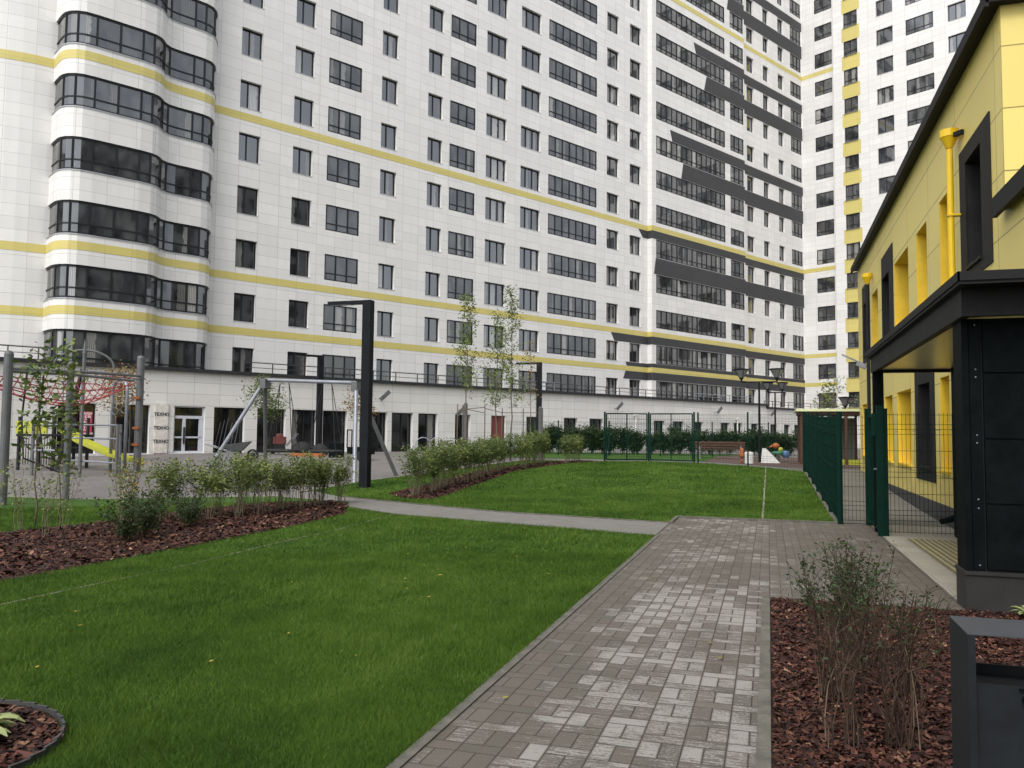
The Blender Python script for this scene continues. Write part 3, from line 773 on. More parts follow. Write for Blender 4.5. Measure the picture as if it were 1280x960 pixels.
mb = MB(); mb.face([(xc(45.4), 0, TOP - .4), (xc(41.45), 0, TOP - .4), (xc(41.45), YP, TOP - .4), (xc(15.), YP, TOP - .4), (xc(15.), 14, TOP - .4), (xc(45.4), 14, TOP - .4)]); mb.build('roof', M['coping'], C_)
windows(C_, cC1 + cC2, None)
for z, h in S: st = MB(); ribbon(st, [(xc(45.4), 0), (xc(41.45), 0)], z - h / 2, z + h / 2, .014); st.build('yellow_stripe', M['yellow_pale'], C_)
for k in range(NK):
    z0, z1 = (head(k - 1) if k else 4.3), sill(k)
    yp = MB(); ribbon(yp, [(xc(40.45), YP), (xc(38.5), YP)], z0 + .0, z1 - .0, .016); yp.build('yellow_panel', M['yellow_pale'], C_)

# --- the ground floor of shops that runs in front of the blocks
PD = 40.2; UP0 = 40.
P_ = thing('shop_podium', 'single storey white shop row with dark coping and railing below the high rises', 'shop row', DU * UP0 + NU * PD + Vector((0, 0, 0)), R(59.5)); frame_at(P_)
def xp(u): return u - UP0
shops = [(9.73, 11.3), (11.98, 13.64), (16.7, 18.3), (18.96, 20.55), (20.89, 22.37), (22.73, 24.25), (25.74, 26.9), (27.2, 28.7), (29.08, 30.53), (31.86, 33.1), (37.91, 39.19), (41.5, 42.9),
         (44.13, 45.6), (51.48, 52.89), (53.93, 55.41), (56.83, 58.07), (60.63, 61.95), (62.58, 63.95), (65.37, 66.55), (68.59, 69.83), (70.99, 72.13), (72.9, 74.08), (76., 77.2)]
door_s, red_s = (14.75, 16.25), (34.81, 36.07)
ZB, ZH = .50, 2.76
ops = [(xp(a), xp(b), ZB, ZH, .35) for a, b in shops + [door_s, red_s]]
mb = MB(); facade(mb, xp(6.6), xp(68.), -.2, 4.42, 0, [o for o in ops if o[1] < xp(68.)])
facade(mb, xp(68.), xp(79.5), -.2, 4.15, 0, [o for o in ops if o[0] > xp(68.)])
arcp = [(xp(6.6) - 3 * math.sin(R(t)), 3 - 3 * math.cos(R(t))) for t in range(100, -1, -10)]
ribbon(mb, arcp, -.2, 4.42, 0)
mb.face([(xp(79.5), 0, -.2), (xp(79.5), -26, -.2), (xp(79.5), -26, 4.15), (xp(79.5), 0, 4.15)], 0, [(0, 0), (26, 0), (26, 4.15), (0, 4.15)])
mb.build('wall', [M['white_podium'], M['jamb']], P_)
mb = MB(); mb.face([(x, y, 4.40) for x, y in arcp] + [(xp(68), .02, 4.40), (xp(68), 5.2, 4.40), (xp(6.), 5.4, 4.40)]); mb.face([(xp(68), .02, 4.13), (xp(79.5), .02, 4.13), (xp(79.5), 5.2, 4.13), (xp(68), 5.2, 4.13)])
mb.build('roof', M['coping'], P_)
cp = MB()
pth = arcp + [(xp(68.), 0)]
for a, b in zip(pth[:-1], pth[1:]): cp.bar((a[0], a[1] - .0, 4.50), (b[0], b[1], 4.50), .34, .17)
cp.bar((xp(68.), 0, 4.23), (xp(79.5), 0, 4.23), .34, .17); cp.box(xp(67.9), xp(68.1), -.15, .15, 4.2, 4.58); cp.bar((xp(79.5), .1, 4.23), (xp(79.5), -26, 4.23), .34, .17)
cp.build('coping', M['coping'], P_)
rl = MB(); u = 7.
def rail(mb, a, b, z, n, y=.25):
    mb.bar((a, y, z + .62), (b, y, z + .62), .05); mb.bar((a, y, z + .36), (b, y, z + .36), .03)
    for i in range(n + 1): x = a + (b - a) * i / n; mb.bar((x, y, z), (x, y, z + .62), .045)
rail(rl, xp(6.6), xp(10.1), 4.5, 3); rail(rl, xp(18.3), xp(57), 4.5, 25); rail(rl, xp(68.), xp(79.4), 4.25, 8)
for a, b in zip(arcp[:-1], arcp[1:]):
    rl.bar((a[0], a[1] + .25, 5.12), (b[0], b[1] + .25, 5.12), .05)
    rl.bar((b[0], b[1] + .25, 4.5), (b[0], b[1] + .25, 5.12), .04)
rl.build('railing', M['rail'], P_)
rl = MB(); rail(rl, xp(35.2), xp(40.5), 4.55, 4, .0); rail(rl, xp(57.), xp(66.), 4.5, 7, .1); rl.build('railing', M['galv'], P_)
def shopwin(a, b, name='shop_window', frm='frame', n=2):
    fr, gl = MB(), MB(); win_geo(fr, gl, b - a, ZH - ZB, n, None, fw=.06, ox=0, uneven=[0, .55, 1] if n == 2 else None)
    o = fr.build(name, M[frm], P_, loc=(xp(a), .27, ZB)); gl.build('pane', M['glass_shop'], o)
    return o
for i, (a, b) in enumerate(shops): shopwin(a, b, n=1 if i in (2, 3) else 2)
# white framed entrance door
fr, gl = MB(), MB(); w, h = door_s[1] - door_s[0], ZH - ZB
fr.box(0, w, -.04, .06, h - .06, h); fr.box(0, .08, -.04, .06, 0, h - .06); fr.box(w - .08, w, -.04, .06, 0, h - .06); fr.box(.08, w - .08, -.06, .06, 1.66, 1.80)
fr.box(.08, w - .08, -.05, .05, 0, .1); fr.box(.46, .60, -.06, .05, .1, 1.66); fr.box(.08, .46, -.05, .05, .72, .80); fr.box(.60, w - .08, -.05, .05, .72, .80); fr.box(w - .24, w - .08, -.05, .05, .1, 1.66)
o = fr.build('shop_door', M['frame_white'], P_, loc=(xp(door_s[0]), .15, ZB))
gl.face([(0, .02, 0), (w, .02, 0), (w, .02, h), (0, .02, h)], 0, [(0, 0), (w, 0), (w, h), (0, h)]); gl.build('pane', M['glass_shop'], o)
hd = MB(); hd.box(.49, .56, -.12, -.06, .45, 1.25); hd.build('handle', M['frame'], o)
# red-brown door
fr = MB(); w = red_s[1] - red_s[0]; fr.box(0, w, 0, .06, 0, h); fr.box(.06, w / 2 - .03, -.02, 0, .08, h - .08); fr.box(w / 2 + .03, w - .06, -.02, 0, .08, h - .08)
fr.build('shop_door', M['reddoor'], P_, loc=(xp(red_s[0]), .15, ZB))
# wrapped pilaster with printing
ins = MB(); ins.box(xp(13.84), xp(14.45), -.08, -.01, .5, 2.86); ins.build('wrapped_pilaster', M['insul'], P_)
def text(s, size, m, parent, loc, rot=(R(90), 0, 0), name='lettering', ext=.004, bold=0.):
    c = bpy.data.curves.new(name, 'FONT'); c.body = s; c.size = size; c.extrude = ext; c.align_x = 'CENTER'; c.align_y = 'CENTER'; c.offset = bold
    c.materials.append(m); tmp = bpy.data.objects.new('tmp', c); COL.objects.link(tmp); bpy.context.view_layer.update()
    me = bpy.data.meshes.new_from_object(tmp.evaluated_get(bpy.context.evaluated_depsgraph_get())); bpy.data.objects.remove(tmp)
    o = bpy.data.objects.new(name, me); put(o, parent); o.location = loc; o.rotation_euler = rot
    return o
for z in (2.33, 1.69, 1.05): text('ТЕХНО', .21, M['print'], P_, (xp(14.14), -.088, z), bold=.006)
# dark planks leaning inside the shop window
pk = MB()
for i in range(6): x = xp(16.85) + .2 * i; pk.bar((x, .30, .55), (x + .28, .20, 2.0 + .12 * (i % 3)), .05, .02)
pk.build('leaning_plank', M['post_grey'], P_)
# ducts on the podium wall
pv = MB()
for u in (49.2, 63.): pv.tube([(xp(u), -.12, .6), (xp(u), -.12, 3.05), (xp(u) + .0, -.12, 3.2)], .07); pv.tube([(xp(u) - .2, -.12, 3.12), (xp(u) + .2, -.12, 3.12)], .09)
pv.build('vent_pipe', M['white_paint'], P_)

# red rental sign on the shop glass
sg = thing('rental_sign', 'red rental poster with white digits 959 and 25 on a dark shop window', 'sign', P_.matrix_world @ Vector((xp(10.87), -.02, 1.3)), R(59.5)); frame_at(sg)
mb = MB(); mb.box(-.26, .26, 0, .02, 0, .50); mb.box(-.26, .26, 0, .02, .56, 1.08); mb.build('board', M['redsign'], sg)
for s_, z, sz in (('АРЕНДА', .99, .13), ('959', .80, .27), ('88-88', .62, .13), ('25', .32, .27), ('ПЛОЩАДЕЙ', .09, .10)): text(s_, sz, M['white_paint'], sg, (0, -.005, z), bold=.004)
# floodlights on brackets
for u, z, nt in ((26.36, 3.68, 'leftmost of the row'), (31.9, 2.95, 'beside the slender trees'), (46.84, 3.72, 'above the left end of the mesh fence'), (59.69, 3.77, 'above the brown bench'), (68.2, 3.75, 'near the inner corner')):
    t = thing('wall_light', 'tilted grey floodlight on the white shop wall, ' + nt, 'wall light', P_.matrix_world @ Vector((xp(u), 0, z)), R(59.5), 'floodlights along the shop wall')
    mb = MB(); mb.bar((0, 0, -.15), (0, -.45, -.15), .05); mb.bar((0, -.45, -.15), (0, -.5, .05), .04); mb.build('bracket', M['post_grey'], t)
    mb = MB(); mb.bar((-.28, -.5, -.22), (.28, -.55, .26), .22, .09, up=(0, 1, 0)); mb.build('lamp_head', M['post_grey'], t, bevel=.02)

# unseen blocks behind the viewpoint, added so the lower windows reflect something dark
def reflected_block(p, rz, L, H):
    o = thing('apartment_building', 'unseen pale apartment block behind the viewpoint, added for the window reflections', 'apartment building', p, rz, 'unseen blocks added for the window reflections')
    mb = MB(); mb.box(0, L, 0, 14, 0, H); mb.build('wall', panel_mat('far_cladding', (.34, .34, .34), 1.3, .6, (.25, .25, .25)), o)
    w = MB()
    for i in range(int(L / 3.1)):
        for k in range(int(H / 3.1)): w.box(1 + 3.1 * i, 2.9 + 3.1 * i, -.02, 0, 1 + 3.1 * k, 2.7 + 3.1 * k)
    q = w.build('window', M['frame'], o); q['kind'] = 'stuff'
reflected_block(DU * 66. - NU * 27., R(59.5 + 180), 100, 42); reflected_block(-DU * 45. + NU * 60., R(-30.5 + 180), 85, 34)

# ---------------------------------------------------------------- yellow kindergarten
K = thing('kindergarten_building', 'two storey yellow panelled building with deep narrow windows and a black roof edge', 'kindergarten', (3.05, 12.4, 0), 0); frame_at(K)
XW = 3.05; KT = 7.45
def kop(y0, y1, z0, z1, d=.42): return (-y1, -y0, z0, z1, d)
# the facade is built in a frame whose x runs towards the viewer, then turned
K2 = MB(); 
up = [(15.70, 16.75), (18.05, 19.26), (20.35, 22.5), (25.80, 27.2)]; lowr = [(16.2, 17.0), (20.3, 22.4), (23.2, 24.66), (29.0, 30.4)]
ops = [kop(a, b, 4.24, 5.91) for a, b in up] + [kop(a, b, .96, 2.68) for a, b in lowr]
fo = [(13.55, 14.55, 4.24, 5.95), (23.32, 24.72, 4.24, 5.92), (28.2, 29.4, 4.24, 5.92), (17.96, 19.28, .97, 2.68), (25.9, 26.5, .96, 2.68)]
ops += [kop(a, b, c, d, .30) for a, b, c, d in fo]
def turned(mb, name, mats, parent, **kw):
    # local (x, y, z) -> world: x = XW + y, y = -x
    mb.v = [(y, -x - 12.4, z) for x, y, z in mb.v]
    return mb.build(name, mats, parent, **kw)
mb = MB(); facade(mb, -31.2, -12.4, .36, KT, 0, ops, m=0, mj=1)
for a, b in ((-12.4, -8.9),): facade(mb, a, b, .36, 4.62, 0, [])
mb.face([(-31.2, 0, 0), (-31.2, 12, 0), (-31.2, 12, KT), (-31.2, 0, KT)], 0, [(0, 0), (12, 0), (12, KT), (0, KT)])
mb.face([(-12.4, 0, 4.5), (-12.4, 12, 4.5), (-12.4, 12, KT), (-12.4, 0, KT)], 0, [(0, 4.5), (12, 4.5), (12, KT), (0, KT)])
turned(mb, 'wall', [M['kg_yellow'], M['kg_jamb']], K)
mb = MB(); mb.box(-31.2, -8.9, -.03, .2, -.05, .36); turned(mb, 'plinth', M['plinth'], K)
mb = MB(); mb.box(-31.35, -12.25, -.20, 12.2, KT, KT + .12); mb.box(-31.35, -12.25, -.22, -.16, KT - .06, KT + .12); turned(mb, 'roof_edge', M['graphite'], K)
mb = MB(); mb.box(-12.38, -8.8, -.14, 6, 4.62, 4.78); mb.box(-12.38, -8.8, -.16, -.10, 4.52, 4.78); turned(mb, 'lower_roof_edge', M['graphite'], K)
def kwin(y0, y1, z0, z1, dep):
    fr, gl = MB(), MB(); win_geo(fr, gl, y1 - y0, z1 - z0, 2 if y1 - y0 > 1.3 else 1, None, fw=.06, ox=-y1, oy=dep - .06, oz=z0)
    o = turned(fr, 'window', M['frame'], K); turned(gl, 'pane', M['glass_shop'], o)
    s = MB(); s.box(-y1 + .01, -y0 - .01, -.06, dep - .05, z0 - .03, z0 + .02); turned(s, 'sill', M['kg_jamb'] if dep > .35 else M['graphite'], o)
for a, b in up: kwin(a, b, 4.24, 5.91, .42)
for a, b in lowr: kwin(a, b, .96, 2.68, .42)
for a, b, c, d in fo: kwin(a, b, c, d, .30)
def surround(y0, y1, z0, z1, hole):
    mb = MB(); a, b, c, d = hole; t0, t1 = -.022, .004
    mb.box(-y1, -y0, t0, t1, d, z1); mb.box(-y1, -y0, t0, t1, z0, c); mb.box(-y1, -b, t0, t1, c, d); mb.box(-a, -y0, t0, t1, c, d)
    # dark lining of the reveal
    for s_ in (-b, -a): mb.box(s_ - .004 if s_ == -b else s_ - .004, s_ + .006, .004, .26, c, d)
    mb.box(-b, -a, .004, .26, d - .006, d + .004)
    turned(mb, 'window_surround', M['graphite'], K)
surround(13.02, 14.95, 4.05, 6.22, fo[0]); surround(22.68, 24.8, 4.0, 6.52, fo[1]); surround(27.75, 29.75, 4.0, 6.55, fo[2]); surround(17.53, 19.68, .71, 3.10, fo[3]); surround(25.5, 26.75, .71, 3.3, fo[4])
def pipe(y, ztop, m, split=None):
    mb = MB(); c = (-y, -.16)
    if split: lo = MB(); lo.tube([(c[0], c[1], .4), (c[0], c[1], split)], .052, 12); turned(lo, 'downpipe', M['graphite'], K)
    mb.tube([(c[0], c[1], split or .4), (c[0], c[1], ztop - .34)], .052, 12)
    mb.lathe([(.052, 0), (.13, .16), (.145, .18), (.145, .30), (.12, .30), (.115, .2)], (c[0], c[1], ztop - .32), 16)
    for z in ((1.2, 3.4, 5.2) if not split else ()): mb.box(c[0] - .065, c[0] + .065, c[1] - .06, .02, z, z + .03)
    turned(mb, 'downpipe', m, K, smooth=False)
pipe(14.93, 6.66, M['yellow_pipe']); pipe(26.9, 6.55, M['yellow_pipe'], 6.2)
# small spout at the hopper
mb = MB(); mb.bar((-14.80, -.10, 6.52), (-14.62, -.02, 6.50), .07); turned(mb, 'spout', M['graphite'], K)

# ---------------------------------------------------------------- entrance canopy
E_ = thing('entrance_canopy', 'flat black canopy with a pale soffit on a black clad portal beside the paved path', 'canopy', (1.69, 8.44, 0), 0); frame_at(E_)
def loc(mb):
    mb.v = [(x - 1.69, y - 8.44, z) for x, y, z in mb.v]; return mb
mb = MB(); mb.box(1.60, 3.0, 7.98, 15.2, 2.90, 2.99); mb.box(3.0, 6.2, 7.98, 12.38, 2.90, 2.99)
loc(mb).build('roof_slab', M['graphite'], E_, bevel=.008)
mb = MB(); mb.box(1.66, 1.74, 8.30, 15.14, 2.65, 2.90); mb.box(1.66, 6.2, 8.22, 8.30, 2.65, 2.90); mb.box(1.742, 3.0, 15.06, 15.14, 2.65, 2.90)
mb.box(1.585, 1.60, 7.965, 15.2, 2.93, 3.01); mb.box(1.585, 6.2, 7.965, 7.98, 2.93, 3.01)
loc(mb).build('fascia', M['graphite'], E_, bevel=.004)
def soffit_mat():
    m = NT('soffit_lamella'); s = m.sep(m.geo()); f = m.math('FRACT', m.math('DIVIDE', s[1], .15))
    g_ = m.sstep(f, 0., .06)
    col = m.mix(g_, (.22, .22, .19), (.50, .50, .44)); m.bump(g_, .3, .005)
    return m.out(col, .30, .55)
mb = MB(); mb.box(1.745, 3.04, 8.31, 15.05, 2.70, 2.74); mb.box(3.04, 6.2, 8.31, 12.3, 2.70, 2.74)
loc(mb).build('soffit', soffit_mat(), E_)
mb = MB(); mb.box(1.68, 1.84, 15.0, 15.14, 0, 2.65); loc(mb).build('post', M['black_metal'], E_, bevel=.006)
mb = MB(); mb.box(1.70, 1.80, 15.146, 15.16, 2.68, 2.88); loc(mb).build('post_cap', M['galv'], E_)
# portal: plinth, corner profile, panels
mb = MB(); mb.box(1.69, 6.2, 8.44, 8.84, 0, .335); mb.box(1.68, 6.2, 8.425, 8.855, .335, .365)
loc(mb).build('plinth', M['granite'], E_, bevel=.006)
mb = MB(); mb.box(1.72, 6.2, 8.50, 8.78, .365, 2.66); loc(mb).build('portal_core', M['black_deep'], E_)
mb = MB(); mb.box(1.70, 1.755, 8.46, 8.82, .367, 2.65); mb.box(1.762, 1.86, 8.47, 8.50, .38, 2.65); loc(mb).build('corner_profile', M['black_metal'], E_, bevel=.004)
zz = [.38, .97, 1.555, 2.155, 2.64]
for i in range(4):
    for x0, x1 in ((1.875, 3.05), (3.065, 4.3), (4.315, 6.2)):
        mb = MB(); mb.box(x0, x1, 8.46, 8.50, zz[i] + .008, zz[i + 1] - .008); o = loc(mb).build('cladding_panel', M['black_metal'], E_, bevel=.003)
mb = MB()
for z in (.42, .93, 1.01, 1.52, 1.59, 2.12, 2.19, 2.6): mb.lathe([(0.006, 0), (.006, .004), (0, .004)], (0, 0, 0), 8); 
mb = MB()
for z in (.42, .93, 1.01, 1.52, 1.59, 2.12, 2.19, 2.6): mb.tube([(1.812, 8.472, z), (1.812, 8.462, z)], .007, 8)
loc(mb).build('rivets', M['galv'], E_)
# dark square downpipe at the wall with curved foot
mb = MB(); mb.box(2.80, 3.04, 14.15, 14.72, 0.0, 2.69); loc(mb).build('wall_post', M['black_metal'], E_, bevel=.01)
mb = MB(); mb.tube([(2.98, 15.0, 2.6), (2.98, 15.0, .45), (2.92, 15.02, .32), (2.80, 15.1, .24), (2.70, 15.2, .20)], .05, 10); loc(mb).build('downpipe', M['black_metal'], E_, smooth=True)

# ---------------------------------------------------------------- fences
def mesh_panel(mb, p, q, h=1.93, z0=.06, sp=.075, vb=.035, r=.0027):
    p = Vector((*p, 0)); q = Vector((*q, 0)); L = (q - p).length; d = (q - p).normalized(); n = Vector((-d.y, d.x, 0))
    k = max(2, int(L / sp))
    for i in range(k + 1):
        a = p + d * (L * i / k); z = zgl(a.y) + z0
        for s_ in (1,):
            pts = [(a.x, a.y, z)]
            mb.bar((a.x, a.y, z), (a.x, a.y, z + h), r * 2)
    seg = max(1, int(L / 1.0))
    for j, hz in enumerate([.02, .2, .28, .36, .62, .88, .96, 1.04, 1.3, 1.56, 1.64, 1.72, h - .03]):
        off = n * (vb if j in (2, 6, 10) else 0)
        for i in range(seg):
            a = p + d * (L * i / seg) + off; b = p + d * (L * (i + 1) / seg) + off
            mb.bar((a.x, a.y, zgl(a.y) + z0 + hz), (b.x, b.y, zgl(b.y) + z0 + hz), r * 2.4)
def fence(label, pts, h=1.95, post=.06, grp='green mesh fence panels', sp=.075, vb=.035):
    t = thing('mesh_fence', label, 'fence', (pts[0][0], pts[0][1], zgl(pts[0][1])), 0, grp); frame_at(t)
    o0 = t.location
    for a, b in zip(pts[:-1], pts[1:]):
        mb = MB(); mesh_panel(mb, a, b, h - .05, sp=sp, vb=vb); mb.v = [(x - o0.x, y - o0.y, z - o0.z) for x, y, z in mb.v]; mb.build('mesh_panel', M['fence'], t)
    for a in pts:
        mb = MB(); z = zgl(a[1]); mb.box(a[0] - post / 2, a[0] + post / 2, a[1] - post / 2, a[1] + post / 2, z, z + h + .06); mb.box(a[0] - post / 2 - .004, a[0] + post / 2 + .004, a[1] - post / 2 - .004, a[1] + post / 2 + .004, z + h + .06, z + h + .08)
        mb.v = [(x - o0.x, y - o0.y, z - o0.z) for x, y, z in mb.v]; mb.build('post', M['fence'], t)
    return t
fence('dark green mesh fence running away along the right edge of the raised lawn', [(1.2, 16.03 + 2.3 * k) for k in range(7)])
fence('short green mesh panel between the lawn corner post and the gate posts', [(1.24, 16.10), (1.68, 16.10)], sp=.055)
fence('green mesh panel from the gate post to the wall under the black canopy', [(1.78, 14.40), (3.0, 14.52)], sp=.06)
fence('green mesh fence stretch right of the double gate behind the raised lawn', [(-2.70, 34.04), (-.74, 32.33), (1.14, 29.9)])
fence('lower green mesh fence further back behind the double gate', [(-13.5, 42.0), (-10.6, 42.6), (-8., 43.2), (-5.4, 43.8), (-2.8, 44.4), (0, 45.)], h=1.75, sp=.10)
# gate between the two thick posts, leaf seen nearly edge on
gt = thing('gate', 'dark green metal gate with a lock box between two thick posts beside the canopy', 'gate', (1.70, 14.40, 0), 0); frame_at(gt)
for y in (0, 1.66):
    mb = MB(); mb.box(-.05, .05, y - .05, y + .05, 0, 2.06); mb.box(-.056, .056, y - .056, y + .056, 2.06, 2.08); mb.build('post', M['fence'], gt)
mb = MB(); mb.box(-.02, .02, .09, .13, .08, 1.95); mb.box(-.02, .02, 1.53, 1.57, .08, 1.95); mb.box(-.02, .02, .13, 1.53, .08, .12); mb.box(-.02, .02, .13, 1.53, 1.91, 1.95)
for i in range(1, 24): mb.bar((0, .13 + i * .058, .12), (0, .13 + i * .058, 1.91), .006)
for z in (.3, .6, .9, 1.2, 1.5, 1.75): mb.bar((.0, .13, z), (0, 1.53, z), .007)
mb.build('leaf', M['fence'], gt)
mb = MB(); mb.box(-.035, .035, .13, .20, .92, 1.14); mb.build('lock_box', M['fence'], gt, bevel=.004)
mb = MB(); mb.bar((-.06, .16, 1.06), (-.06, .28, 1.06), .02); mb.bar((-.06, .16, 1.06), (-.02, .16, 1.06), .02); mb.build('handle', M['galv'], gt)
mb = MB(); mb.box(-.12, -.052, -.03, .03, 1.60, 1.95); mb.build('intercom_box', M['fence'], gt, bevel=.006)
# double gate behind the lawn
dg = thing('double_gate', 'wide framed green mesh double gate behind the raised lawn', 'gate', (-6.5, 33.8, zgl(33.8)), 0); frame_at(dg)
gp = [(-6.45, 33.85), (-4.76, 34.69), (-2.86, 34.12)]; o0 = dg.location
for (a, b) in zip(gp[:-1], gp[1:]):
    mb = MB(); A3 = Vector((a[0], a[1], 0)); B3 = Vector((b[0], b[1], 0)); d = (B3 - A3).normalized(); A3 += d * .08; B3 -= d * .08; A3.z = zgl(A3.y) + .08; B3.z = zgl(B3.y) + .08
    u = Vector((0, 0, 1.9)); m3 = (A3 + B3) / 2
    mb.bar(A3, B3, .05); mb.bar(A3 + u, B3 + u, .05); mb.bar(A3, A3 + u, .05); mb.bar(B3, B3 + u, .05); mb.bar(m3, m3 + u, .04)
    L = (B3 - A3).length
    for i in range(1, int(L / .075)): q = A3 + (B3 - A3) * (i * .075 / L); mb.bar(q, q + u, .008)
    for j in range(1, 9): z = Vector((0, 0, .21 * j)); mb.bar(A3 + z, B3 + z, .009)
    mb.v = [(x - o0.x, y - o0.y, z - o0.z) for x, y, z in mb.v]; mb.build('gate_leaf', M['fence'], dg)
for a in gp:
    mb = MB(); z = zgl(a[1]); mb.box(a[0] - .035, a[0] + .035, a[1] - .035, a[1] + .035, z, z + 2.05); mb.v = [(x - o0.x, y - o0.y, z - o0.z) for x, y, z in mb.v]; mb.build('post', M['fence'], dg)

# fallen leaves on the lawn, the path and the bed
n_ = 130; lx = RNG.uniform(-9, 3, n_); ly = RNG.uniform(3.2, 24, n_)
ok = in_poly(lx, ly, LAWN_A) | in_poly(lx, ly, LAWN_B) | ((lx > -1.6) & (lx < 2.4) & (ly < 16) & ~((lx > 1.6) & (ly > 8.2))); lx, ly = lx[ok], ly[ok]; n_ = len(lx)
on_g = ~((lx > -1.66) & (ly < 16)); V = np.zeros((n_, 4, 3)); aa = RNG.uniform(0, 6.28, n_); LL = RNG.uniform(.016, .034, n_)
for k_, (s_, t_, h_) in enumerate(((1, 0, .004), (0, .45, .0), (-1, 0, .006), (0, -.45, .002))):
    V[:, k_] = np.stack([lx + LL * (s_ * np.cos(aa) - t_ * np.sin(aa)), ly + LL * (s_ * np.sin(aa) + t_ * np.cos(aa)), zgv(ly) + np.where(on_g, .042, .022) + h_ + RNG.uniform(0, .008, n_) * (k_ % 2)], 1)
lf = put(bpy.data.objects.new('fallen_leaves', np_mesh('fallen_leaves', V.reshape(-1, 3), np.arange(4 * n_).reshape(-1, 4), M['leaf_yellow'])))
tag(lf, 'small yellow fallen leaves scattered over lawn and paving', 'fallen leaves', kind='stuff')
# ---------------------------------------------------------------- plants
def leaves(centers, size, aspect=1.6, tilt=.6, fold=True, jitter=.3):
    C = np.asarray(centers, float); n = len(C)
    a = RNG.uniform(0, 2 * np.pi, n); L = size * RNG.uniform(1 - jitter, 1 + jitter, n); W = L / aspect
    d = np.stack([np.cos(a), np.sin(a), RNG.normal(0, tilt, n)], 1); d /= np.linalg.norm(d, axis=1)[:, None]
    r = RNG.normal(0, 1, (n, 3)); s = np.cross(d, r); s /= np.linalg.norm(s, axis=1)[:, None]
    s[:, 2] *= .7
    V = np.zeros((n, 4, 3)); V[:, 0] = C - d * L[:, None] / 2; V[:, 1] = C + s * W[:, None] / 2 + d * L[:, None] * .05
    V[:, 2] = C + d * L[:, None] / 2; V[:, 3] = C - s * W[:, None] / 2 + d * L[:, None] * .05
    return V.reshape(-1, 3), np.arange(4 * n).reshape(-1, 4)
def stem_path(h, spread, bend=.12, seg=5, base=.08):
    a = random.uniform(0, 2 * math.pi); bx, by = random.uniform(-base, base), random.uniform(-base, base)
    tx, ty = math.cos(a) * spread * random.uniform(.3, 1), math.sin(a) * spread * random.uniform(.3, 1)
    P = [Vector((bx, by, -.02))]
    for i in range(1, seg + 1):
        t = i / seg; P.append(Vector((bx + tx * t ** 1.3 + random.gauss(0, bend * .12), by + ty * t ** 1.3 + random.gauss(0, bend * .12), h * t)))
    return P
def shrub(name, label, cat, h, spread, nst, nleaf, lsize, leafm, stemm, group=None, leaf_from=.45, rst=.006, side=4, clump=.10, bias=1.):
    t = thing(name, label, cat, group=group); mb = MB(); cs = []
    for _ in range(nst):
        hh = h * random.uniform(.72, 1.0); P = stem_path(hh, spread); mb.tube(P, [rst * (1.1 - .7 * i / (len(P) - 1)) for i in range(len(P))], 5, caps=False)
        tips = [(P, hh)]
        for _ in range(side):
            tt = random.uniform(leaf_from * .7, .95); i = min(len(P) - 2, int(tt * (len(P) - 1))); q = P[i].lerp(P[i + 1], tt * (len(P) - 1) - i)
            e = q + Vector((random.gauss(0, .11), random.gauss(0, .11), random.uniform(.04, .2))) * h
            e.z = min(e.z, h)
            mb.tube([q, (q + e) / 2 + Vector((0, 0, .01)), e], [rst * .5, rst * .4, rst * .2], 4, caps=False); tips.append(([q, e], h))
        per = max(1, int(nleaf / nst / len(tips)))
        for T, _h in tips:
            for _ in range(per):
                for _try in range(6):
                    s = random.random() ** (1 / bias); i = min(len(T) - 2, int(s * (len(T) - 1))); q = T[i].lerp(T[i + 1], s * (len(T) - 1) - i)
                    if q.z > h * leaf_from * random.uniform(.75, 1.25): break
                else: continue
                cs.append((q.x + random.gauss(0, clump * .5), q.y + random.gauss(0, clump * .5), max(.03, q.z + random.gauss(0, clump * .4))))
    mb.build('stems', stemm, t)
    V, F = leaves(cs, lsize); me = np_mesh('foliage', V, F, leafm); inst('foliage', me, t)
    return t
def place(t, x, y, rz=None, s=1., label=None):
    t.location = (x, y, zgl(y)); t.rotation_euler = (0, 0, random.uniform(0, 6.28) if rz is None else rz); t.scale = (s, s, s)
    if label: t['label'] = label
    return t
used = set()
def spread_copies(protos, spots, smin=.9, smax=1.12):
    for i, (x, y) in enumerate(spots):
        p = protos[i % len(protos)]
        o = p if p.name not in used else copy_tree(p)
        used.add(p.name); s = random.uniform(smin, smax)
        place(o, x, y, s=s)
# hedge in the left bed
HL = 'leggy shrub with green leafy top over bare stems in the left mulch bed'
pr = [shrub('shrub', HL, 'shrub', 1.14, .30, 7, 760, .055, M[lm], M['stem_pale'], 'shrubs of the hedge left of the lawn', leaf_from=.5) for lm in ('leaf_light', 'leaf_shrub', 'leaf_light', 'leaf_shrub')]
sp = []
for i in range(18):
    t = i / 17; sp.append((-10.0 + 1.0 * t + random.gauss(0, .12), 11.9 + 4.4 * t + random.gauss(0, .06)))
    if i % 2: sp.append((-9.3 + .5 * t + random.gauss(0, .12), 12.2 + 4.0 * t))
spread_copies(pr, sp, .84, 1.06)
HS = 'sparse tall shrub with few leaves at the far left end of the mulch bed'
pr = [shrub('shrub', HS, 'shrub', 1.15, .3, 5, 170, .05, M['leaf_light'], M['stem_pale'], 'sparse shrubs at the left end of the bed', leaf_from=.35) for _ in range(2)]
spread_copies(pr, [(-9.9, 9.5), (-10.4, 10.3), (-9.9, 10.9), (-10.3, 11.5), (-10.9, 9.9), (-10.0, 8.6)], .9, 1.15)
RO = 'low dark green rose bush spreading over the mulch left of the lawn'
pr = [shrub('rose_bush', RO, 'shrub', .62, .42, 12, 900, .05, M['leaf_dark'], M['twig'], 'low rose bushes in the left bed', leaf_from=.15, clump=.12) for _ in range(2)]
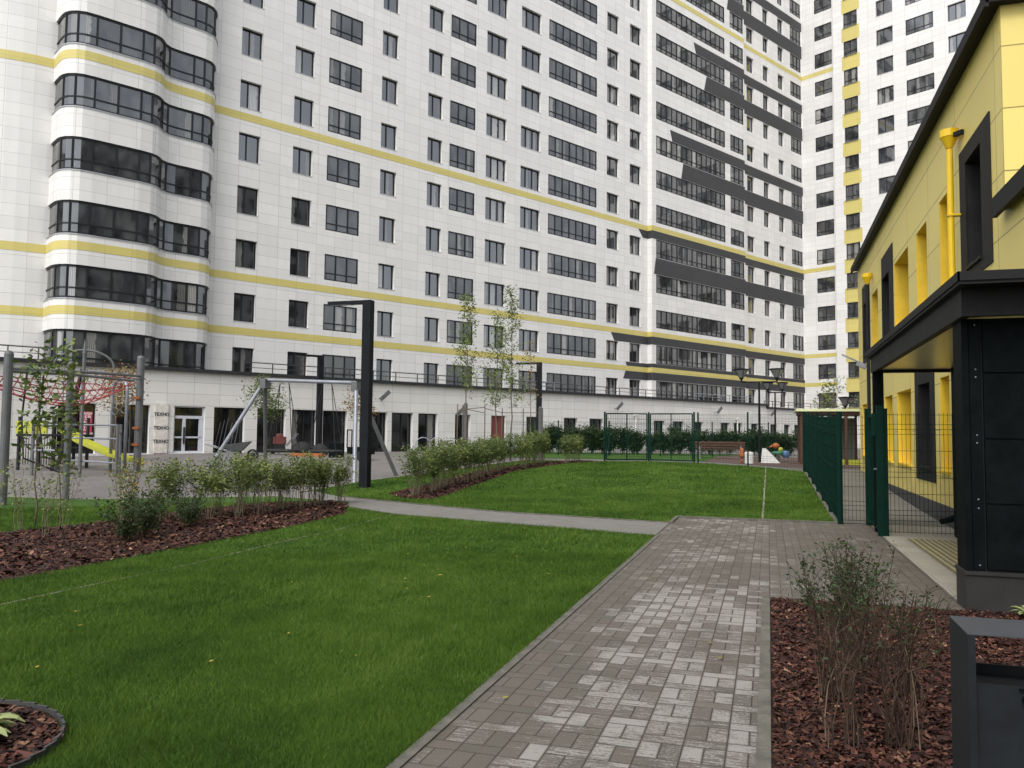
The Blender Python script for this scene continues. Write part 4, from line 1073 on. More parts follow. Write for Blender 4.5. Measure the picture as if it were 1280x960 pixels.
spread_copies(pr, [(-8.55, 9.55), (-8.75, 10.1), (-9.15, 10.7), (-8.9, 11.3), (-9.4, 11.9)], .8, 1.05)
t = shrub('shrub', 'small shrub with yellow and orange autumn leaves behind the left bed', 'shrub', 1.1, .25, 6, 230, .06, M['leaf_yellow'], M['twig'], leaf_from=.3); place(t, -11.2, 12.6, s=1.)
# hedge beside the raised lawn
HR = 'leafy green shrub on pale bare stems in the hedge beside the raised lawn'
pr = [shrub('shrub', HR, 'shrub', 1.26, .34, 10, 1250, .058, M[lm], M['stem_pale'], 'shrubs of the hedge beside the raised lawn', leaf_from=.45) for lm in ('leaf_shrub', 'leaf_light', 'leaf_shrub', 'leaf_light', 'leaf_shrub')]
sp = []
line = [(-8.15, 18.5), (-8.35, 21.0), (-8.75, 26.9), (-8.1, 31.4), (-7.1, 33.5)]
for a, b in zip(line[:-1], line[1:]):
    L = math.dist(a, b); n = max(1, round(L / .46))
    for i in range(n):
        t = i / n; sp.append((a[0] + (b[0] - a[0]) * t + random.gauss(0, .12), a[1] + (b[1] - a[1]) * t))
spread_copies(pr, sp, .88, 1.06)
HB = 'dense dark evergreen shrub in the row behind the mesh fence'
pr = [shrub('shrub', HB, 'shrub', 1.55, .75, 16, 2600, .12, M['leaf_dark'], M['twig'], 'dark shrubs behind the mesh fence', leaf_from=.2, clump=.22) for _ in range(2)]
sp = [(-12.5 + .55 * i + random.gauss(0, .1), 46.2 + .2 * i + random.gauss(0, .25)) for i in range(31)]
spread_copies(pr, sp, .85, 1.12)
# bare bushes in the right-hand bed
def bare_bush(label, x, y, h, spread, nst, nleaf, rst=.004):
    t = shrub('bush', label, 'bush', h, spread, nst, nleaf, .026, M['leaf_dark'], M['twig'], 'twiggy bushes in the bed by the path', leaf_from=.72, rst=rst, side=5, clump=.03)
    place(t, x, y, rz=0.); return t
bare_bush('bare twiggy bush nearest the litter bin, thin brown stems', .62, 4.62, .80, .20, 26, 60, .0038)
bare_bush('bare twiggy bush with pale crossing stems near the kerb', .33, 4.50, .78, .15, 15, 40, .0036)
bare_bush('twiggy bush with small green leaves at its top, second from the kerb', .36, 5.35, .84, .24, 30, 1500, .0034)
bare_bush('twiggy bush with green tips farthest from the viewer in the bed', .55, 6.05, .88, .24, 30, 1300, .0036)
bare_bush('thin twiggy bush leaning right toward the portal', .78, 5.5, .68, .25, 18, 300, .0032)

def tree(label, x, y, h, crown_from, cr, nl, lsize, leafm, trunk_r=.035, name='tree', group=None, nb=26, lean=0., narrow=True):
    t = thing(name, label, 'tree', (x, y, zgl(y)), 0, group); mb = MB(); P = [Vector((lean * (i / 8) ** 1.5 + random.gauss(0, .02), random.gauss(0, .02), h * i / 8)) for i in range(9)]
    P[0] = Vector((0, 0, -.05)); mb.tube(P, [trunk_r * (1 - .82 * i / 8) for i in range(9)], 8)
    mb.build('trunk', M['bark'], t, smooth=True); mb = MB(); cs = []
    for b in range(nb):
        tt = crown_from + (1 - crown_from) * (b + random.random()) / nb; i = min(7, int(tt * 8)); q = P[i].lerp(P[i + 1], tt * 8 - i)
        s = (tt - crown_from) / (1 - crown_from)
        r = cr * (math.sin(math.pi * min(1, .12 + .88 * s)) ** .6 if not narrow else (1.05 - .75 * s)) * random.uniform(.55, 1.15); a = random.uniform(0, 6.28)
        e = q + Vector((math.cos(a) * r, math.sin(a) * r, r * random.uniform(.35, 1.1) if narrow else random.uniform(-.1, .5) * r)); mdl = (q + e) / 2 + Vector((0, 0, -.05 * r))
        mb.tube([q, mdl, e], [trunk_r * .3, trunk_r * .2, trunk_r * .08], 5, caps=False)
        m_ = int(nl / nb * random.uniform(.3, 1.7))
        for _ in range(m_):
            k_ = random.uniform(.25, 1.08); c = q.lerp(e, k_); g_ = .16 * cr + .04; cs.append((c.x + random.gauss(0, g_), c.y + random.gauss(0, g_), c.z + random.gauss(0, g_)))
    mb.build('branches', M['bark'], t); V, F = leaves(cs, lsize, 1.7); inst('crown', np_mesh('crown', V, F, leafm), t)
    return t
G4 = 'young slender trees behind the hedge'
tree('young slender tree with green leaves, leftmost of the four behind the hedge', -12.25, 33., 6.9, .40, .70, 1500, .11, M['leaf_tree'], group=G4, nb=30)
tree('young slender tree with sparse leaves, second of the four behind the hedge', -10.95, 33.2, 6.1, .35, .66, 1100, .11, M['leaf_tree'], group=G4, nb=26)
tree('tallest young slender tree, third of the four behind the hedge', -10.25, 33., 7.15, .30, .60, 1500, .11, M['leaf_tree'], group=G4, nb=34)
tree('young slender tree with reddish top, rightmost of the four behind the hedge', -9.42, 33., 4.9, .45, .42, 230, .10, M['leaf_autumn'], group=G4, nb=14, trunk_r=.025)
tree('small round headed tree behind the left frame of the swing', -22.0, 33., 3.35, .58, .95, 1500, .12, M['leaf_shrub'], trunk_r=.05, nb=34, narrow=False)
tree('small loose tree behind the dark gallows lamp post by the lawn', -19.3, 37., 3.2, .5, .9, 800, .12, M['leaf_autumn'], trunk_r=.05, nb=30, narrow=False)
tree('small tree with red autumn leaves behind the rope net', -24.9, 27., 3.6, .6, 1.05, 1500, .11, M['leaf_autumn'], trunk_r=.05, nb=36, narrow=False)
tree('thin sapling with drooping leaves standing in front of the climbing frame', -11.2, 10.5, 2.75, .45, .42, 240, .12, M['leaf_shrub'], trunk_r=.016, nb=16)
tree('thin sapling with one leafy shoot right beside the other sapling', -11.35, 11.1, 3.0, .28, .34, 300, .12, M['leaf_tree'], trunk_r=.014, nb=20)
tree('small grey green tree behind the yellow roofed shelter', 3.1, 44., 3.9, .4, 1.0, 700, .14, M['leaf_light'], trunk_r=.05, nb=26, narrow=False)
# tying frames around the slender trees
tf = thing('tree_support', 'wooden stake frame tying the young trees behind the hedge', 'tree support', (-12.4, 32.4, zgl(32)), 0)
mb = MB()
for x, y in ((0, 0), (.9, .9), (1.9, .2), (2.6, .9), (3.6, .3), (-.1, .9)): mb.bar((x, y, 0), (x, y, 2.35 if x < 1 else 2.2), .035)
for a, b in (((0, 0, 2.1), (.9, .9, 2.25)), ((.9, .9, 2.2), (1.9, .2, 2.0)), ((1.9, .2, 2.0), (3.6, .3, 2.0)), ((-.1, .9, 2.2), (.9, .9, 2.0))): mb.bar(a, b, .03)
mb.build('stakes', M['bark'], tf)
for x, y, z, nt in ((-12.45, 33.5, 2.85, 'left of the slender trees'), (-9.3, 34.2, 2.7, 'right of the slender trees')):
    t = thing('bollard_lamp', 'grey round post standing ' + nt, 'post', (x, y, zgl(y)), 0, 'grey round posts among the slender trees'); mb = MB(); mb.tube([(0, 0, 0), (0, 0, z - .5)], .09, 12); mb.lathe([(.09, z - .5), (.06, z - .44), (0, z - .42)], n=12); mb.build('pole', M['post_grey'], t, smooth=False)
# round flower bed at the lower left
t = sheet('flower_bed', hole_c, .016, M['mulch'])
chips('bark_mulch', hole_c, 3500, .035, 'brown bark mulch inside the small round bed at the lawn corner')
mb = MB(); n = 40; rr = HOSTA_BED_R
for i in range(n):
    a0, a1 = 2 * math.pi * i / n, 2 * math.pi * (i + 1) / n
    mb.bar((HOSTA_BED_C[0] + rr * math.cos(a0), HOSTA_BED_C[1] + rr * math.sin(a0), .03), (HOSTA_BED_C[0] + rr * math.cos(a1), HOSTA_BED_C[1] + rr * math.sin(a1), .02), .014, .06)
tag(mb.build('bed_edging', M['plinth']), 'thin grey ring edging around the small round flower bed', 'edging')
def hosta(x, y, s, n, label, grp):
    t = thing('hosta', label, 'plant', (x, y, .02), 0, grp); mb = MB()
    for i in range(n):
        a = random.uniform(0, 6.28); L = s * random.uniform(.6, 1.1); w = L * .24; up = random.uniform(.35, .9)
        prev = None
        for k_ in range(6):
            tt = k_ / 5; r = L * tt * (1 - .15 * tt); z = L * (up * tt - .75 * up * tt * tt) + .03; ww = w * math.sin(math.pi * (.12 + .86 * tt)) ** .8
            c = Vector((math.cos(a) * r, math.sin(a) * r, z)); sd = Vector((-math.sin(a), math.cos(a), 0)) * ww / 2
            cur = (c - sd + Vector((0, 0, ww * .25)), c, c + sd + Vector((0, 0, ww * .25)))
            if prev:
                mb.face([prev[0], prev[1], cur[1], cur[0]]); mb.face([prev[1], prev[2], cur[2], cur[1]])
            prev = cur
    mb.build('leaves', M['leaf_hosta'], t); return t
hosta(-3.72, 3.18, .30, 26, 'pale green hosta with long leaves in the small round bed', None)
hosta(2.12, 8.15, .20, 22, 'small yellow green plant at the foot of the black portal', None)

# ---------------------------------------------------------------- street furniture
def gallows(x, y, h, arm, label, rz=0., w=.24):
    t = thing('lamp_post', label, 'lamp post', (x, y, zgl(y)), rz, 'dark gallows shaped lamp posts'); 
    mb = MB(); mb.box(-w / 2, w / 2, -w / 2, w / 2, 0, h); mb.build('column', M['lamp_dark'], t, bevel=.008)
    mb = MB(); mb.box(-w / 2 - arm, -w / 2 - .002, -.10, .10, h - .09, h); mb.build('arm', M['lamp_dark'], t, bevel=.006)
    mb = MB(); mb.box(-w / 2 - arm + .06, -w / 2 - arm * .35, -.07, .07, h - .105, h - .092); mb.build('diffuser', M['galv'], t)
    mb = MB(); mb.box(-w / 2 - .05, w / 2 + .05, -w / 2 - .05, w / 2 + .05, 0, .03); mb.build('base_plate', M['lamp_dark'], t)
    return t
gallows(-10.38, 20.24, 5.08, 1.08, 'tall dark square lamp post with a short side arm, nearest one beside the lawn')
gallows(-20.3, 34.8, 4.72, 1.2, 'dark square lamp post behind the swing beam', R(55))
gallows(-12.05, 44., 5.05, 1.2, 'dark lamp post with arm, farthest one beyond the slender trees', w=.26)
def street_lamp(x, y, h, arm, label, heads=2, az=0., s=1., zoff=0):
    t = thing('street_lamp', label, 'street lamp', (x, y, zgl(y)), az, 'street lamps with cone shaped heads behind the fence')
    mb = MB(); mb.tube([(0, 0, 0), (0, 0, h)], [.06, .04], 10)
    if heads == 2: mb.tube([(-arm, 0, h), (arm, 0, h)], .03, 8)
    mb.build('pole', M['lamp_dark'], t)
    for sx in ((-1, 1) if heads == 2 else (0,)):
        X = sx * arm; hd = MB(); hd.tube([(X, 0, h), (X, 0, h + .10)], .035, 8); hd.lathe([(.04, h + .08), (.09, h + .16), (.09, h + .18)], (X, 0, 0), 14)
        hd.lathe([(.30 * s, h + .50), (.31 * s, h + .52), (.31 * s, h + .55), (0, h + .58)], (X, 0, 0), 18)
        for q in range(4): a = q * math.pi / 2 + .4; hd.bar((X + .09 * math.cos(a), .09 * math.sin(a), h + .17), (X + .29 * s * math.cos(a), .29 * s * math.sin(a), h + .5), .014)
        o = hd.build('lamp_head', M['lamp_dark'], t)
        gl = MB(); gl.lathe([(.08, h + .18), (.27 * s, h + .5)], (X, 0, 0), 18); gl.build('diffuser', M['galv'], o, smooth=True)
street_lamp(-.36, 36.4, 3.38, .72, 'double headed street lamp behind the fence, nearer one')
street_lamp(.36, 47.4, 3.5, .38, 'double headed street lamp behind the fence, farther one')
street_lamp(3.33, 40.2, 2.35, 0, 'single street lamp with cone head rising behind the yellow roofed shelter', 1)
# litter bin in the lower right corner
lb = thing('litter_bin', 'dark grey steel litter bin with open frame top and round lock', 'litter bin', (.634, 3.155, 0), 0); frame_at(lb)
W_, D_, H_ = .46, .295, .90
mb = MB(); mb.box(0, .022, 0, D_, 0, H_ - .004); mb.box(W_ - .022, W_, 0, D_, 0, H_ - .004); mb.build('side_panel', M['bin'], lb, bevel=.003)
mb = MB(); mb.box(-.001, W_ + .001, -.001, D_ + .001, H_ - .004, H_); mb.build('top_plate', M['bin_top'], lb, bevel=.0015)
mb = MB(); mb.box(.024, W_ - .024, .012, .02, 0, .735); mb.box(.024, W_ - .024, .022, D_ - .005, 0, .02); mb.box(.024, W_ - .024, D_ - .012, D_ - .004, 0.02, .738); mb.box(.024, W_ - .024, .022, D_ - .014, .02, .70, 1); mb.build('body', [M['bin'], M['black_deep']], lb, bevel=.002)
mb = MB(); mb.tube([(.17, .012, .695), (.17, -.004, .695)], .013, 16); mb.tube([(.17, -.004, .695), (.17, -.007, .695)], .008, 12, 1); mb.box(.150, .185, .002, .012, .725, .731); mb.build('lock', [M['black_metal'], M['galv']], lb)

# ---------------------------------------------------------------- playground
cf = thing('climbing_frame', 'tall grey climbing frame with red rope net, rings and a curved dome on top', 'climbing frame', (-18, 18, 0), 0); frame_at(cf); o0 = Vector((-18, 18, 0))
def lc(mb): mb.v = [(x - o0.x, y - o0.y, z - o0.z) for x, y, z in mb.v]; return mb
for (x, y, h, r) in ((-14.95, 13.2, 3.16, .09), (-14.95, 14.8, 3.08, .075), (-20.1, 22.8, 4.05, .12), (-15.9, 12.7, 1.3, .08)):
    mb = MB(); z = zgl(y); mb.tube([(x, y, z), (x, y, h - .06)], r, 14); mb.lathe([(r, h - .06), (r * .8, h), (0, h + .02)], (x, y, 0), 14); lc(mb).build('post', M['post_grey'], cf, smooth=False)
mb = MB(); mb.tube([(-14.98, 13.2, 2.80), (-17.6, 18.2, 3.12), (-20.1, 22.8, 3.38)], .04); mb.tube([(-14.95, 14.8, 2.8), (-17.6, 19.6, 3.0), (-20.1, 22.8, 3.3)], .035); mb.tube([(-14.95, 13.2, 2.75), (-14.95, 14.8, 2.8)], .035)
lc(mb).build('beam', M['post_grey'], cf)
mb = MB(); px, py = -20.6, 20.9
mb.tube([(px, py, .1), (px, py, 3.98)], .055, 10); mb.tube([(px + 1.15 * math.cos(t) * .6, py + .5 * math.cos(t), 3.55 + .52 * math.sin(t)) for t in [R(a) for a in range(-5, 186, 10)]], .035)
mb.lathe([(.07, 3.95), (.04, 4.2), (0, 4.45)], (px, py, 0), 8); lc(mb).build('domed_pole', M['post_grey'], cf, smooth=False)
mb = MB(); U = [(-21.3, 22.7)]; a, b = (-21.2, 22.8), (-20.25, 22.4)
arcU = [(a[0], a[1], .15)] + [(a[0] + (b[0] - a[0]) * (.5 - .5 * math.cos(t)), a[1] + (b[1] - a[1]) * (.5 - .5 * math.cos(t)), 2.85 + .42 * math.sin(t)) for t in [R(v) for v in range(0, 181, 15)]] + [(b[0], b[1], .14)]
mb.tube(arcU, .055, 10); lc(mb).build('pull_up_arch', M['galv'], cf, smooth=True)
mb = MB(); mb.tube([(-20.85, 22.6, 3.2), (-20.85, 22.6, 2.35)], .012, 6); mb.tube([(-20.5, 22.5, 3.2), (-20.5, 22.5, 2.4)], .012, 6)
lc(mb).build('ring_rope', M['twine'], cf)
mb = MB()
for rx, rz in ((-20.85, 2.2), (-20.5, 2.25)): mb.tube([(rx + .12 * math.cos(t), 22.55, rz + .12 * math.sin(t)) for t in np.linspace(0, 2 * math.pi, 17)], .02, 6)
lc(mb).build('ring', M['post_grey'], cf)
mb = MB()   # rope net between the beams
NA = [Vector((-14.98, 13.2, 2.75)).lerp(Vector((-20.1, 22.8, 3.3)), t / 14) for t in range(15)]; NB = [Vector((-15.9, 13.4, 2.7)).lerp(Vector((-21.6, 22.6, 3.1)), t / 14) for t in range(15)]
grid = []
for i in range(15):
    rw = []
    for j in range(7):
        s = j / 6; sag = .75 * math.sin(math.pi * s) * (.4 + .6 * math.sin(math.pi * i / 14)); q = NA[i].lerp(NB[i], s); rw.append(q - Vector((0, 0, sag)))
    grid.append(rw)
for i in range(15):
    for j in range(7):
        if j < 6: mb.tube([grid[i][j], grid[i][j + 1]], .014, 4, caps=False)
        if i < 14: mb.tube([grid[i][j], grid[i + 1][j]], .014, 4, caps=False)
lc(mb).build('rope_net', M['red'], cf)
for s0, dx in (((-16.2, 14.8, 2.9), .0), ((-17.2, 16.2, 2.95), .1)): mb = MB(); mb.tube([s0, (s0[0] - .1, s0[1], 1.8), (s0[0] + dx, s0[1], .9), (s0[0] + .5 + dx, s0[1] + .6, .55)], .022, 6); lc(mb).build('climbing_rope', M['rubber'], cf)
mb = MB(); mb.bar((-21.3, 20.7, .3), (-20.95, 21.2, 3.5), .09)
for i in range(7): mb.bar((-21.5, 20.8, .6 + .4 * i), (-20.9, 21.1, .6 + .4 * i), .03)
lc(mb).build('leaning_ladder', M['rubber'], cf)
mb = MB()
for z in (1.05, 1.6, 2.6): mb.box(-20.22, -19.98, 22.64, 22.70, z, z + .08)
lc(mb).build('clamp', M['orange'], cf)
# slide tower
sl = thing('slide', 'lime yellow slide descending from a small dark platform tower', 'slide', (-23, 23.3, .2), 0); frame_at(sl); o0 = Vector((-23, 23.3, .2))
pts = [(-23.4, 23.0, 1.50), (-22.6, 23.0, 1.12), (-21.8, 23.0, .86), (-21.2, 23.0, .66), (-20.6, 22.95, .56), (-20.15, 22.9, .54)]
mb = MB()
for a, b in zip(pts[:-1], pts[1:]):
    mb.bar(a, b, .5, .03)
    for s_ in (-.26, .26): mb.bar((a[0], a[1] + s_, a[2] + .07), (b[0], b[1] + s_, b[2] + .05), .03, .10)
lc(mb).build('chute', M['lime'], sl)
mb = MB()
for x in (-24.9, -24.0, -23.4): mb.box(x - .04, x + .04, 22.5, 22.58, 0.1, 2.0); mb.box(x - .04, x + .04, 24.0, 24.08, 0.1, 2.0)
mb.box(-25., -23.3, 22.5, 24.1, 1.32, 1.40); mb.box(-25., -23.3, 22.50, 22.55, 1.72, 1.78); mb.box(-25., -23.3, 22.50, 22.55, 1.0, 1.05)
for s_ in range(14): mb.bar((-24.9 + .115 * s_, 22.52, .35), (-24.9 + .115 * s_, 22.52, 1.3), .02)
lc(mb).build('platform', M['rubber'], sl)
mb = MB(); mb.box(-24.95, -24.5, 22.44, 22.49, 1.42, 1.85); mb.box(-24.42, -24.05, 22.44, 22.49, 1.42, 1.85); mb.box(-23.97, -23.6, 22.44, 22.49, 1.42, 1.8); lc(mb).build('side_panel', M['lime'], sl, bevel=.02)
# balance rails by the slide
br_ = thing('play_rails', 'low grey steel rails of a small play structure in front of the slide', 'play equipment', (-21, 21.3, .1), 0); frame_at(br_); o0 = Vector((-21, 21.3, .1))
for x, y in ((-22.4, 20.8), (-21.2, 21.0), (-20.0, 21.9), (-19.2, 20.9), (-22.0, 21.8)): mb = MB(); mb.tube([(x, y, .08), (x, y, 1.75)], .05, 10); lc(mb).build('post', M['post_grey'], br_)
mb = MB(); mb.tube([(-22.4, 20.8, 1.7), (-21.2, 21.0, 1.72), (-20., 21.9, 1.72)], .03); mb.tube([(-22.0, 21.8, 1.3), (-20., 21.9, 1.28)], .03); mb.tube([(-22.4, 20.8, .9), (-21.2, 21.0, .9)], .03); mb.tube([(-20., 21.9, 1.5), (-19.2, 20.9, 1.5)], .04); mb.tube([(-21.2, 21., .6), (-19.2, 20.9, .55)], .03)
lc(mb).build('rail', M['galv'], br_)
# the swing
sw = thing('swing_set', 'large grey A frame swing set with a high beam behind the shrubs', 'swing', (-13.6, 22.7, zgl(22.7)), 0); frame_at(sw); o0 = Vector((-13.6, 22.7, zgl(22.7)))
AX = ((-12.0, 22.7, 3.08), (-15.2, 22.7, 3.2))
for (apx, legs, mm) in ((AX[0], ((-11.36, 21.5), (-11.15, 23.9)), ('galv', 'post_grey')), (AX[1], ((-16.5, 21.5), (-15.9, 23.9)), ('galv', 'post_grey'))):
    for (x, y), m_ in zip(legs, mm): mb = MB(); mb.tube([(x, y, zgl(y)), apx], .062, 12); lc(mb).build('leg', M[m_], sw, smooth=False)
    mb = MB(); mb.bar((apx[0], apx[1] - .16, apx[2] - .12), (apx[0], apx[1] + .16, apx[2] - .12), .20, .30); lc(mb).build('bracket', M['post_grey'], sw, bevel=.02)
mb = MB(); mb.tube([AX[0], AX[1]], .055, 12); lc(mb).build('beam', M['galv'], sw)
for x0 in (-14.5, -13.0):
    mb = MB()
    for dx in (-.45, .45): mb.tube([(x0 + dx * .35, 22.7, 3.1), (x0 + dx, 22.5, 1.0)], .012, 5); mb.tube([(x0 + dx * .35, 22.7, 3.1), (x0 + dx, 22.95, 1.0)], .012, 5)
    lc(mb).build('chain', M['rubber'], sw)
    mb = MB(); mb.tube([(x0 + .5 * math.cos(t), 22.7 + .42 * math.sin(t), .98) for t in np.linspace(0, 2 * math.pi, 21)], .045, 8)
    for q in range(-3, 4): mb.tube([(x0 + q * .13, 22.7 - .4 * math.sqrt(max(0, 1 - (q * .26) ** 2)), .97), (x0 + q * .13, 22.7 + .4 * math.sqrt(max(0, 1 - (q * .26) ** 2)), .97)], .012, 5)
    lc(mb).build('basket_seat', M['rubber'], sw)
# wheelbarrow
wb = thing('wheelbarrow', 'grey wheelbarrow with dark wheel and pale handles standing on the plaza', 'wheelbarrow', (-21.0, 29.5, zgl(29.5)), R(25)); frame_at(wb)
mb = MB(); T = [(-.55, -.32, .62), (.55, -.36, .78), (.55, .36, .78), (-.55, .32, .62)]; Bt = [(-.3, -.2, .38), (.2, -.2, .38), (.2, .2, .38), (-.3, .2, .38)]
for i in range(4): j = (i + 1) % 4; mb.face([Bt[i], Bt[j], T[j], T[i]])
mb.face(Bt); mb.build('tray', M['post_grey'], wb)
mb = MB()
for s_ in (-1, 1): mb.tube([(.55, .08 * s_, .22), (-.3, .2 * s_, .34), (-1.25, .32 * s_, .66)], .02); mb.tube([(-.35, .22 * s_, .34), (-.45, .24 * s_, 0)], .018)
mb.build('handle', M['galv'], wb)
mb = MB(); mb.tube([(.62 + .2 * math.cos(t), 0, .21 + .2 * math.sin(t)) for t in np.linspace(0, 2 * math.pi, 21)], .05, 8); mb.tube([(.62, -.06, .21), (.62, .06, .21)], .12, 12); mb.build('wheel', M['rubber'], wb)
# red compactor machine, dark cart, dark sacks
mc = thing('machine', 'small red engine machine standing in front of the shop window', 'machine', (-22.3, 34.6, zgl(34.6)), R(20)); frame_at(mc)
mb = MB(); mb.box(-.35, .35, -.25, .25, .12, .22); mb.tube([(-.3, 0, .1), (-.3, 0, .02)], .1); mb.box(-.2, .25, -.2, .2, .22, .5, 0); mb.build('base', M['rubber'], mc, bevel=.02)
mb = MB(); mb.box(-.24, .28, -.22, .22, .5, .85); mb.lathe([(.2, .85), (.16, .98), (0, 1.0)], n=12); mb.build('engine', M['reddoor'], mc, bevel=.05)
mb = MB(); mb.tube([(.3, -.2, .4), (.85, -.22, 1.0), (.85, .22, 1.0), (.3, .2, .4)], .02); mb.build('handle', M['galv'], mc)
ct = thing('cart', 'black two wheeled cart frame parked behind the near lamp post', 'cart', (-16.1, 31.0, zgl(31)), R(10)); frame_at(ct)
mb = MB(); mb.box(-.5, .5, -.3, .3, .25, .55); mb.bar((-.5, -.3, .5), (-.5, -.3, 1.25), .04); mb.bar((-.5, .3, .5), (-.5, .3, 1.25), .04); mb.bar((-.5, -.3, 1.25), (-.5, .3, 1.25), .04); mb.box(-1.3, -.8, -.25, .25, .1, .7); mb.build('body', M['black_metal'], ct, bevel=.02)
for s_ in (-1, 1): mb = MB(); mb.tube([(.1, .33 * s_, .2), (.1, .38 * s_, .2)], .2, 16); mb.build('wheel', M['rubber'], ct)
for i, (x, y, r, nt) in enumerate(((-20.9, 34.3, .42, 'left'), (-20.2, 34.7, .36, 'right'))):
    mb = MB(); mb.lathe([(0, 0), (r, .02), (r * 1.1, r * .6), (r * .8, r * 1.2), (r * .25, r * 1.5), (0, r * 1.5)], (0, 0, 0), 14, sx=1.1); o = mb.build('sack', M['rubber'], smooth=True); o.location = (x, y, zgl(y)); tag(o, f'dark round sack by the shop front, the {nt} one of two', 'sack', 'dark sacks by the shop front')
# orange planter
mb = MB(); mb.box(-.8, .8, -.2, .2, 0, .14); o = mb.build('planter', M['orange'], bevel=.03); o.location = (-19.9, 33.2, zgl(33)); tag(o, 'low orange box on the plaza beside the dark sacks', 'planter')
# bicycle hoops
for i in range(4):
    t = thing('bicycle_hoop', 'pale steel hoop of the bicycle rack behind the hedge', 'bicycle rack', (-15.0 + .55 * i, 34.9 + .3 * i, .5), R(25), 'hoops of the bicycle rack')
    mb = MB(); mb.tube([(.33 * math.cos(t_), 0, .55 + .33 * math.sin(t_)) for t_ in [R(v) for v in range(0, 181, 12)]], .022, 6); mb.tube([(.33, 0, 0), (.33, 0, .55)], .022, 6); mb.tube([(-.33, 0, 0), (-.33, 0, .55)], .022, 6); mb.build('hoop', M['galv'], t)
mb = MB(); mb.lathe([(0, 0), (.2, 0), (.22, .45), (.16, .6), (0, .62)], n=14); o = mb.build('play_figure', M['green_toy'], smooth=True); o.location = (-13.1, 35.6, .5); tag(o, 'small green plastic figure beside the bicycle rack', 'toy')
# bench
bn = thing('bench', 'long brown slatted bench behind the mesh fence', 'bench', (-2.2, 40.6, .5), R(6)); frame_at(bn)
mb = MB()
for z in (.50, .62, .74): mb.box(-1.15, 1.15, -.04 - (z - .5) * .3, -.01 - (z - .5) * .3, z, z + .09)
mb.build('backrest', M['wood'], bn)
mb = MB()
for y in (-.50, -.37, -.24, -.11): mb.box(-1.15, 1.15, y, y + .10, .42, .45)
mb.build('seat', M['wood'], bn)
for x in (-.95, .95): mb = MB(); mb.box(x - .03, x + .03, -.5, -.44, 0, .42); mb.box(x - .03, x + .03, -.06, 0, 0, .75); mb.box(x - .03, x + .03, -.44, -.06, .36, .42); mb.build('leg', M['galv'], bn)
# play figures on the yard
t = thing('play_cylinder', 'white round play stool with an orange duck head behind the fence', 'toy', (-.75, 34.6, .49), 0); t.scale = (.85, .85, .85); mb = MB(); mb.lathe([(0, 0), (.2, 0), (.21, .5), (.19, .55), (0, .56)], n=18); mb.build('body', M['white_paint'], t, smooth=False)
mb = MB(); mb.lathe([(0, .25), (.12, .3), (.14, .42), (.08, .55), (.1, .62), (.07, .72), (0, .74)], (-.33, .05, 0), 12); mb.lathe([(0, 0), (.05, 0), (.05, .25), (0, .25)], (-.33, .05, 0), 8); mb.build('duck', M['orange'], t, smooth=True)
t = thing('play_wedge', 'white slanted play wedge next to the round stool behind the fence', 'toy', (.0, 35.6, .5), 0); mb = MB()
P1 = [(-.3, -.15, 0), (.45, -.15, 0), (-.1, -.15, .6), (-.25, -.15, .6)]; P2 = [(x, .15, z) for x, y, z in P1]; mb.face(P1); mb.face(P2[::-1])
for i in range(4): j = (i + 1) % 4; mb.face([P1[j], P1[i], P2[i], P2[j]])
mb.build('body', M['white_paint'], t)
t = thing('spring_rider', 'colourful spring rider with orange head and blue side panels behind the fence', 'toy', (.40, 38.1, .5), R(10)); t.scale = (.8, .8, .85) 
mb = MB(); mb.tube([(.1 * math.cos(a * .9), .1 * math.sin(a * .9), .02 + a * .012) for a in range(0, 26)], .018, 6); mb.box(-.2, .2, -.2, .2, 0, .03); mb.build('spring', M['post_grey'], t)
mb = MB(); mb.lathe([(0, .35), (.22, .36), (.26, .45), (.2, .52), (0, .54)], n=14, sx=1.5); mb.build('seat', M['green_toy'], t, smooth=True)
mb = MB(); mb.lathe([(0, 0), (.15, .05), (.18, .15), (.12, .27), (0, .3)], (-.12, 0, .66), 14, sx=1.1); mb.tube([(-.3, 0, .8), (-.48, 0, .72)], [.08, .03], 8); mb.build('head', M['orange'], t, smooth=True)
mb = MB(); mb.lathe([(0, .5), (.12, .52), (.14, .62), (.1, .72), (0, .74)], (.12, 0, 0), 12); mb.build('saddle', M['lime'], t, smooth=True)
for s_ in (-1, 1): mb = MB(); mb.lathe([(0, 0), (.15, .04), (.18, .18), (.12, .36), (0, .38)], (.40, .17 * s_, .2), 14, sy=.35); mb.build('side_panel', M['blue'], t, smooth=True)
# shelter
sh = thing('shelter', 'small shelter with pale yellow flat roof and brown posts beyond the fence', 'shelter', (2.3, 36.5, .5), 0); frame_at(sh)
mb = MB(); mb.box(-1.25, 1.4, -1.6, 1.4, 2.10, 2.20); mb.build('roof', M['shelter_roof'], sh, bevel=.01)
mb = MB(); mb.box(-1.15, 1.3, -1.5, 1.3, 1.98, 2.10); mb.build('roof_beam', M['rust'], sh)
for x, y in ((-1.05, -1.4), (.62, -1.4), (1.22, -1.4), (-1.05, 1.2), (1.22, 1.2)): mb = MB(); mb.box(x - .05, x + .05, y - .05, y + .05, 0, 1.98); mb.build('post', M['rust'], sh)
mb = MB(); mb.box(-1.0, 1.17, 1.17, 1.22, .1, 1.9); mb.build('back_wall', plain('grey_green_boards', (.13, .15, .12), .7), sh)
mb = MB(); mb.box(.0, 1.17, -1.35, -1.15, .0, .2); mb.build('threshold', M['lime'], sh)
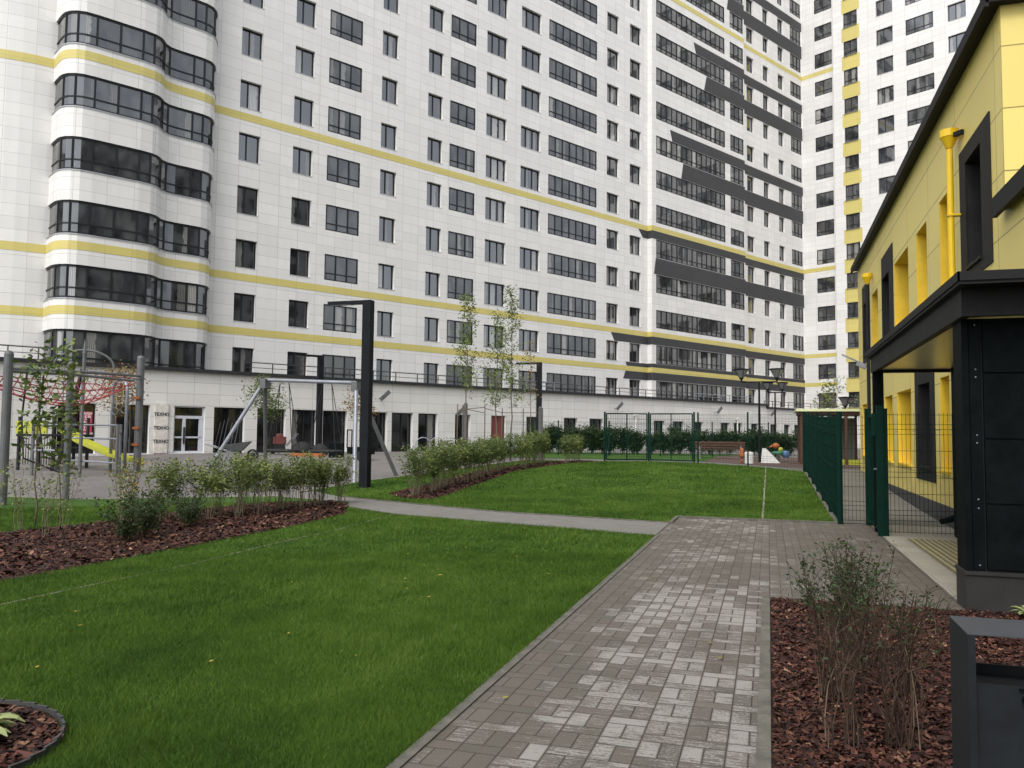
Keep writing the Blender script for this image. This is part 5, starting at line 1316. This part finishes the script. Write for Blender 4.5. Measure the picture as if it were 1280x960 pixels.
mb = MB(); mb.box(.05, .30, -1.6, -1.4, 0, .16); o = mb.build('sand_toy', M['orange'], bevel=.03); o.location = (2.3, 36.5, .5); tag(o, 'small orange plastic toy block in front of the shelter', 'toy')
# surveillance-type lamp on the corner of the yellow building
mb = MB(); mb.bar((3.0, 27.6, 3.75), (2.2, 27.6, 4.15), .05); mb.bar((2.9, 27.6, 3.72), (2.62, 27.6, 3.86), .16, .10); mb.v = [(x - 3.05, y - 12.4, z) for x, y, z in mb.v]
o = mb.build('bracket_lamp', M['galv'], K)

# ---------------------------------------------------------------- light, sky, camera
w = bpy.data.worlds.new('World'); sc.world = w; w.use_nodes = True; nt = w.node_tree
bg = nt.nodes['Background']; sky = nt.nodes.new('ShaderNodeTexSky'); sky.sky_type = 'NISHITA'; sky.sun_disc = False
SE, SR = R(52), R(186)
sky.sun_elevation = SE; sky.sun_rotation = SR; sky.air_density = 1.0; sky.dust_density = 3.0; sky.ozone_density = 1.0
hs = nt.nodes.new('ShaderNodeHueSaturation'); hs.inputs['Saturation'].default_value = .22; hs.inputs['Value'].default_value = 1.90
nt.links.new(sky.outputs[0], hs.inputs['Color']); nt.links.new(hs.outputs[0], bg.inputs[0]); bg.inputs[1].default_value = .15
sl_ = bpy.data.lights.new('sun', 'SUN'); sl_.energy = 1.05; sl_.angle = R(14); sl_.color = (1, .965, .91)
so = bpy.data.objects.new('sun', sl_); COL.objects.link(so)
# sun stands behind the viewer's left shoulder, high up
dirv = Vector((math.sin(SR) * math.cos(SE), math.cos(SR) * math.cos(SE), math.sin(SE)))
so.rotation_euler = dirv.to_track_quat('Z', 'Y').to_euler()
cam = bpy.data.cameras.new('camera'); co = bpy.data.objects.new('camera', cam); COL.objects.link(co)
cam.sensor_width = 36; cam.lens = 36 * 1036 / 1280; cam.clip_start = .05; cam.clip_end = 3000
co.matrix_world = Matrix.Translation(CAM) @ camR.to_4x4(); sc.camera = co
sc.view_settings.view_transform = 'Standard'; sc.view_settings.look = 'None'; sc.view_settings.exposure = 0
sc.cycles.max_bounces = 6; sc.cycles.transparent_max_bounces = 4
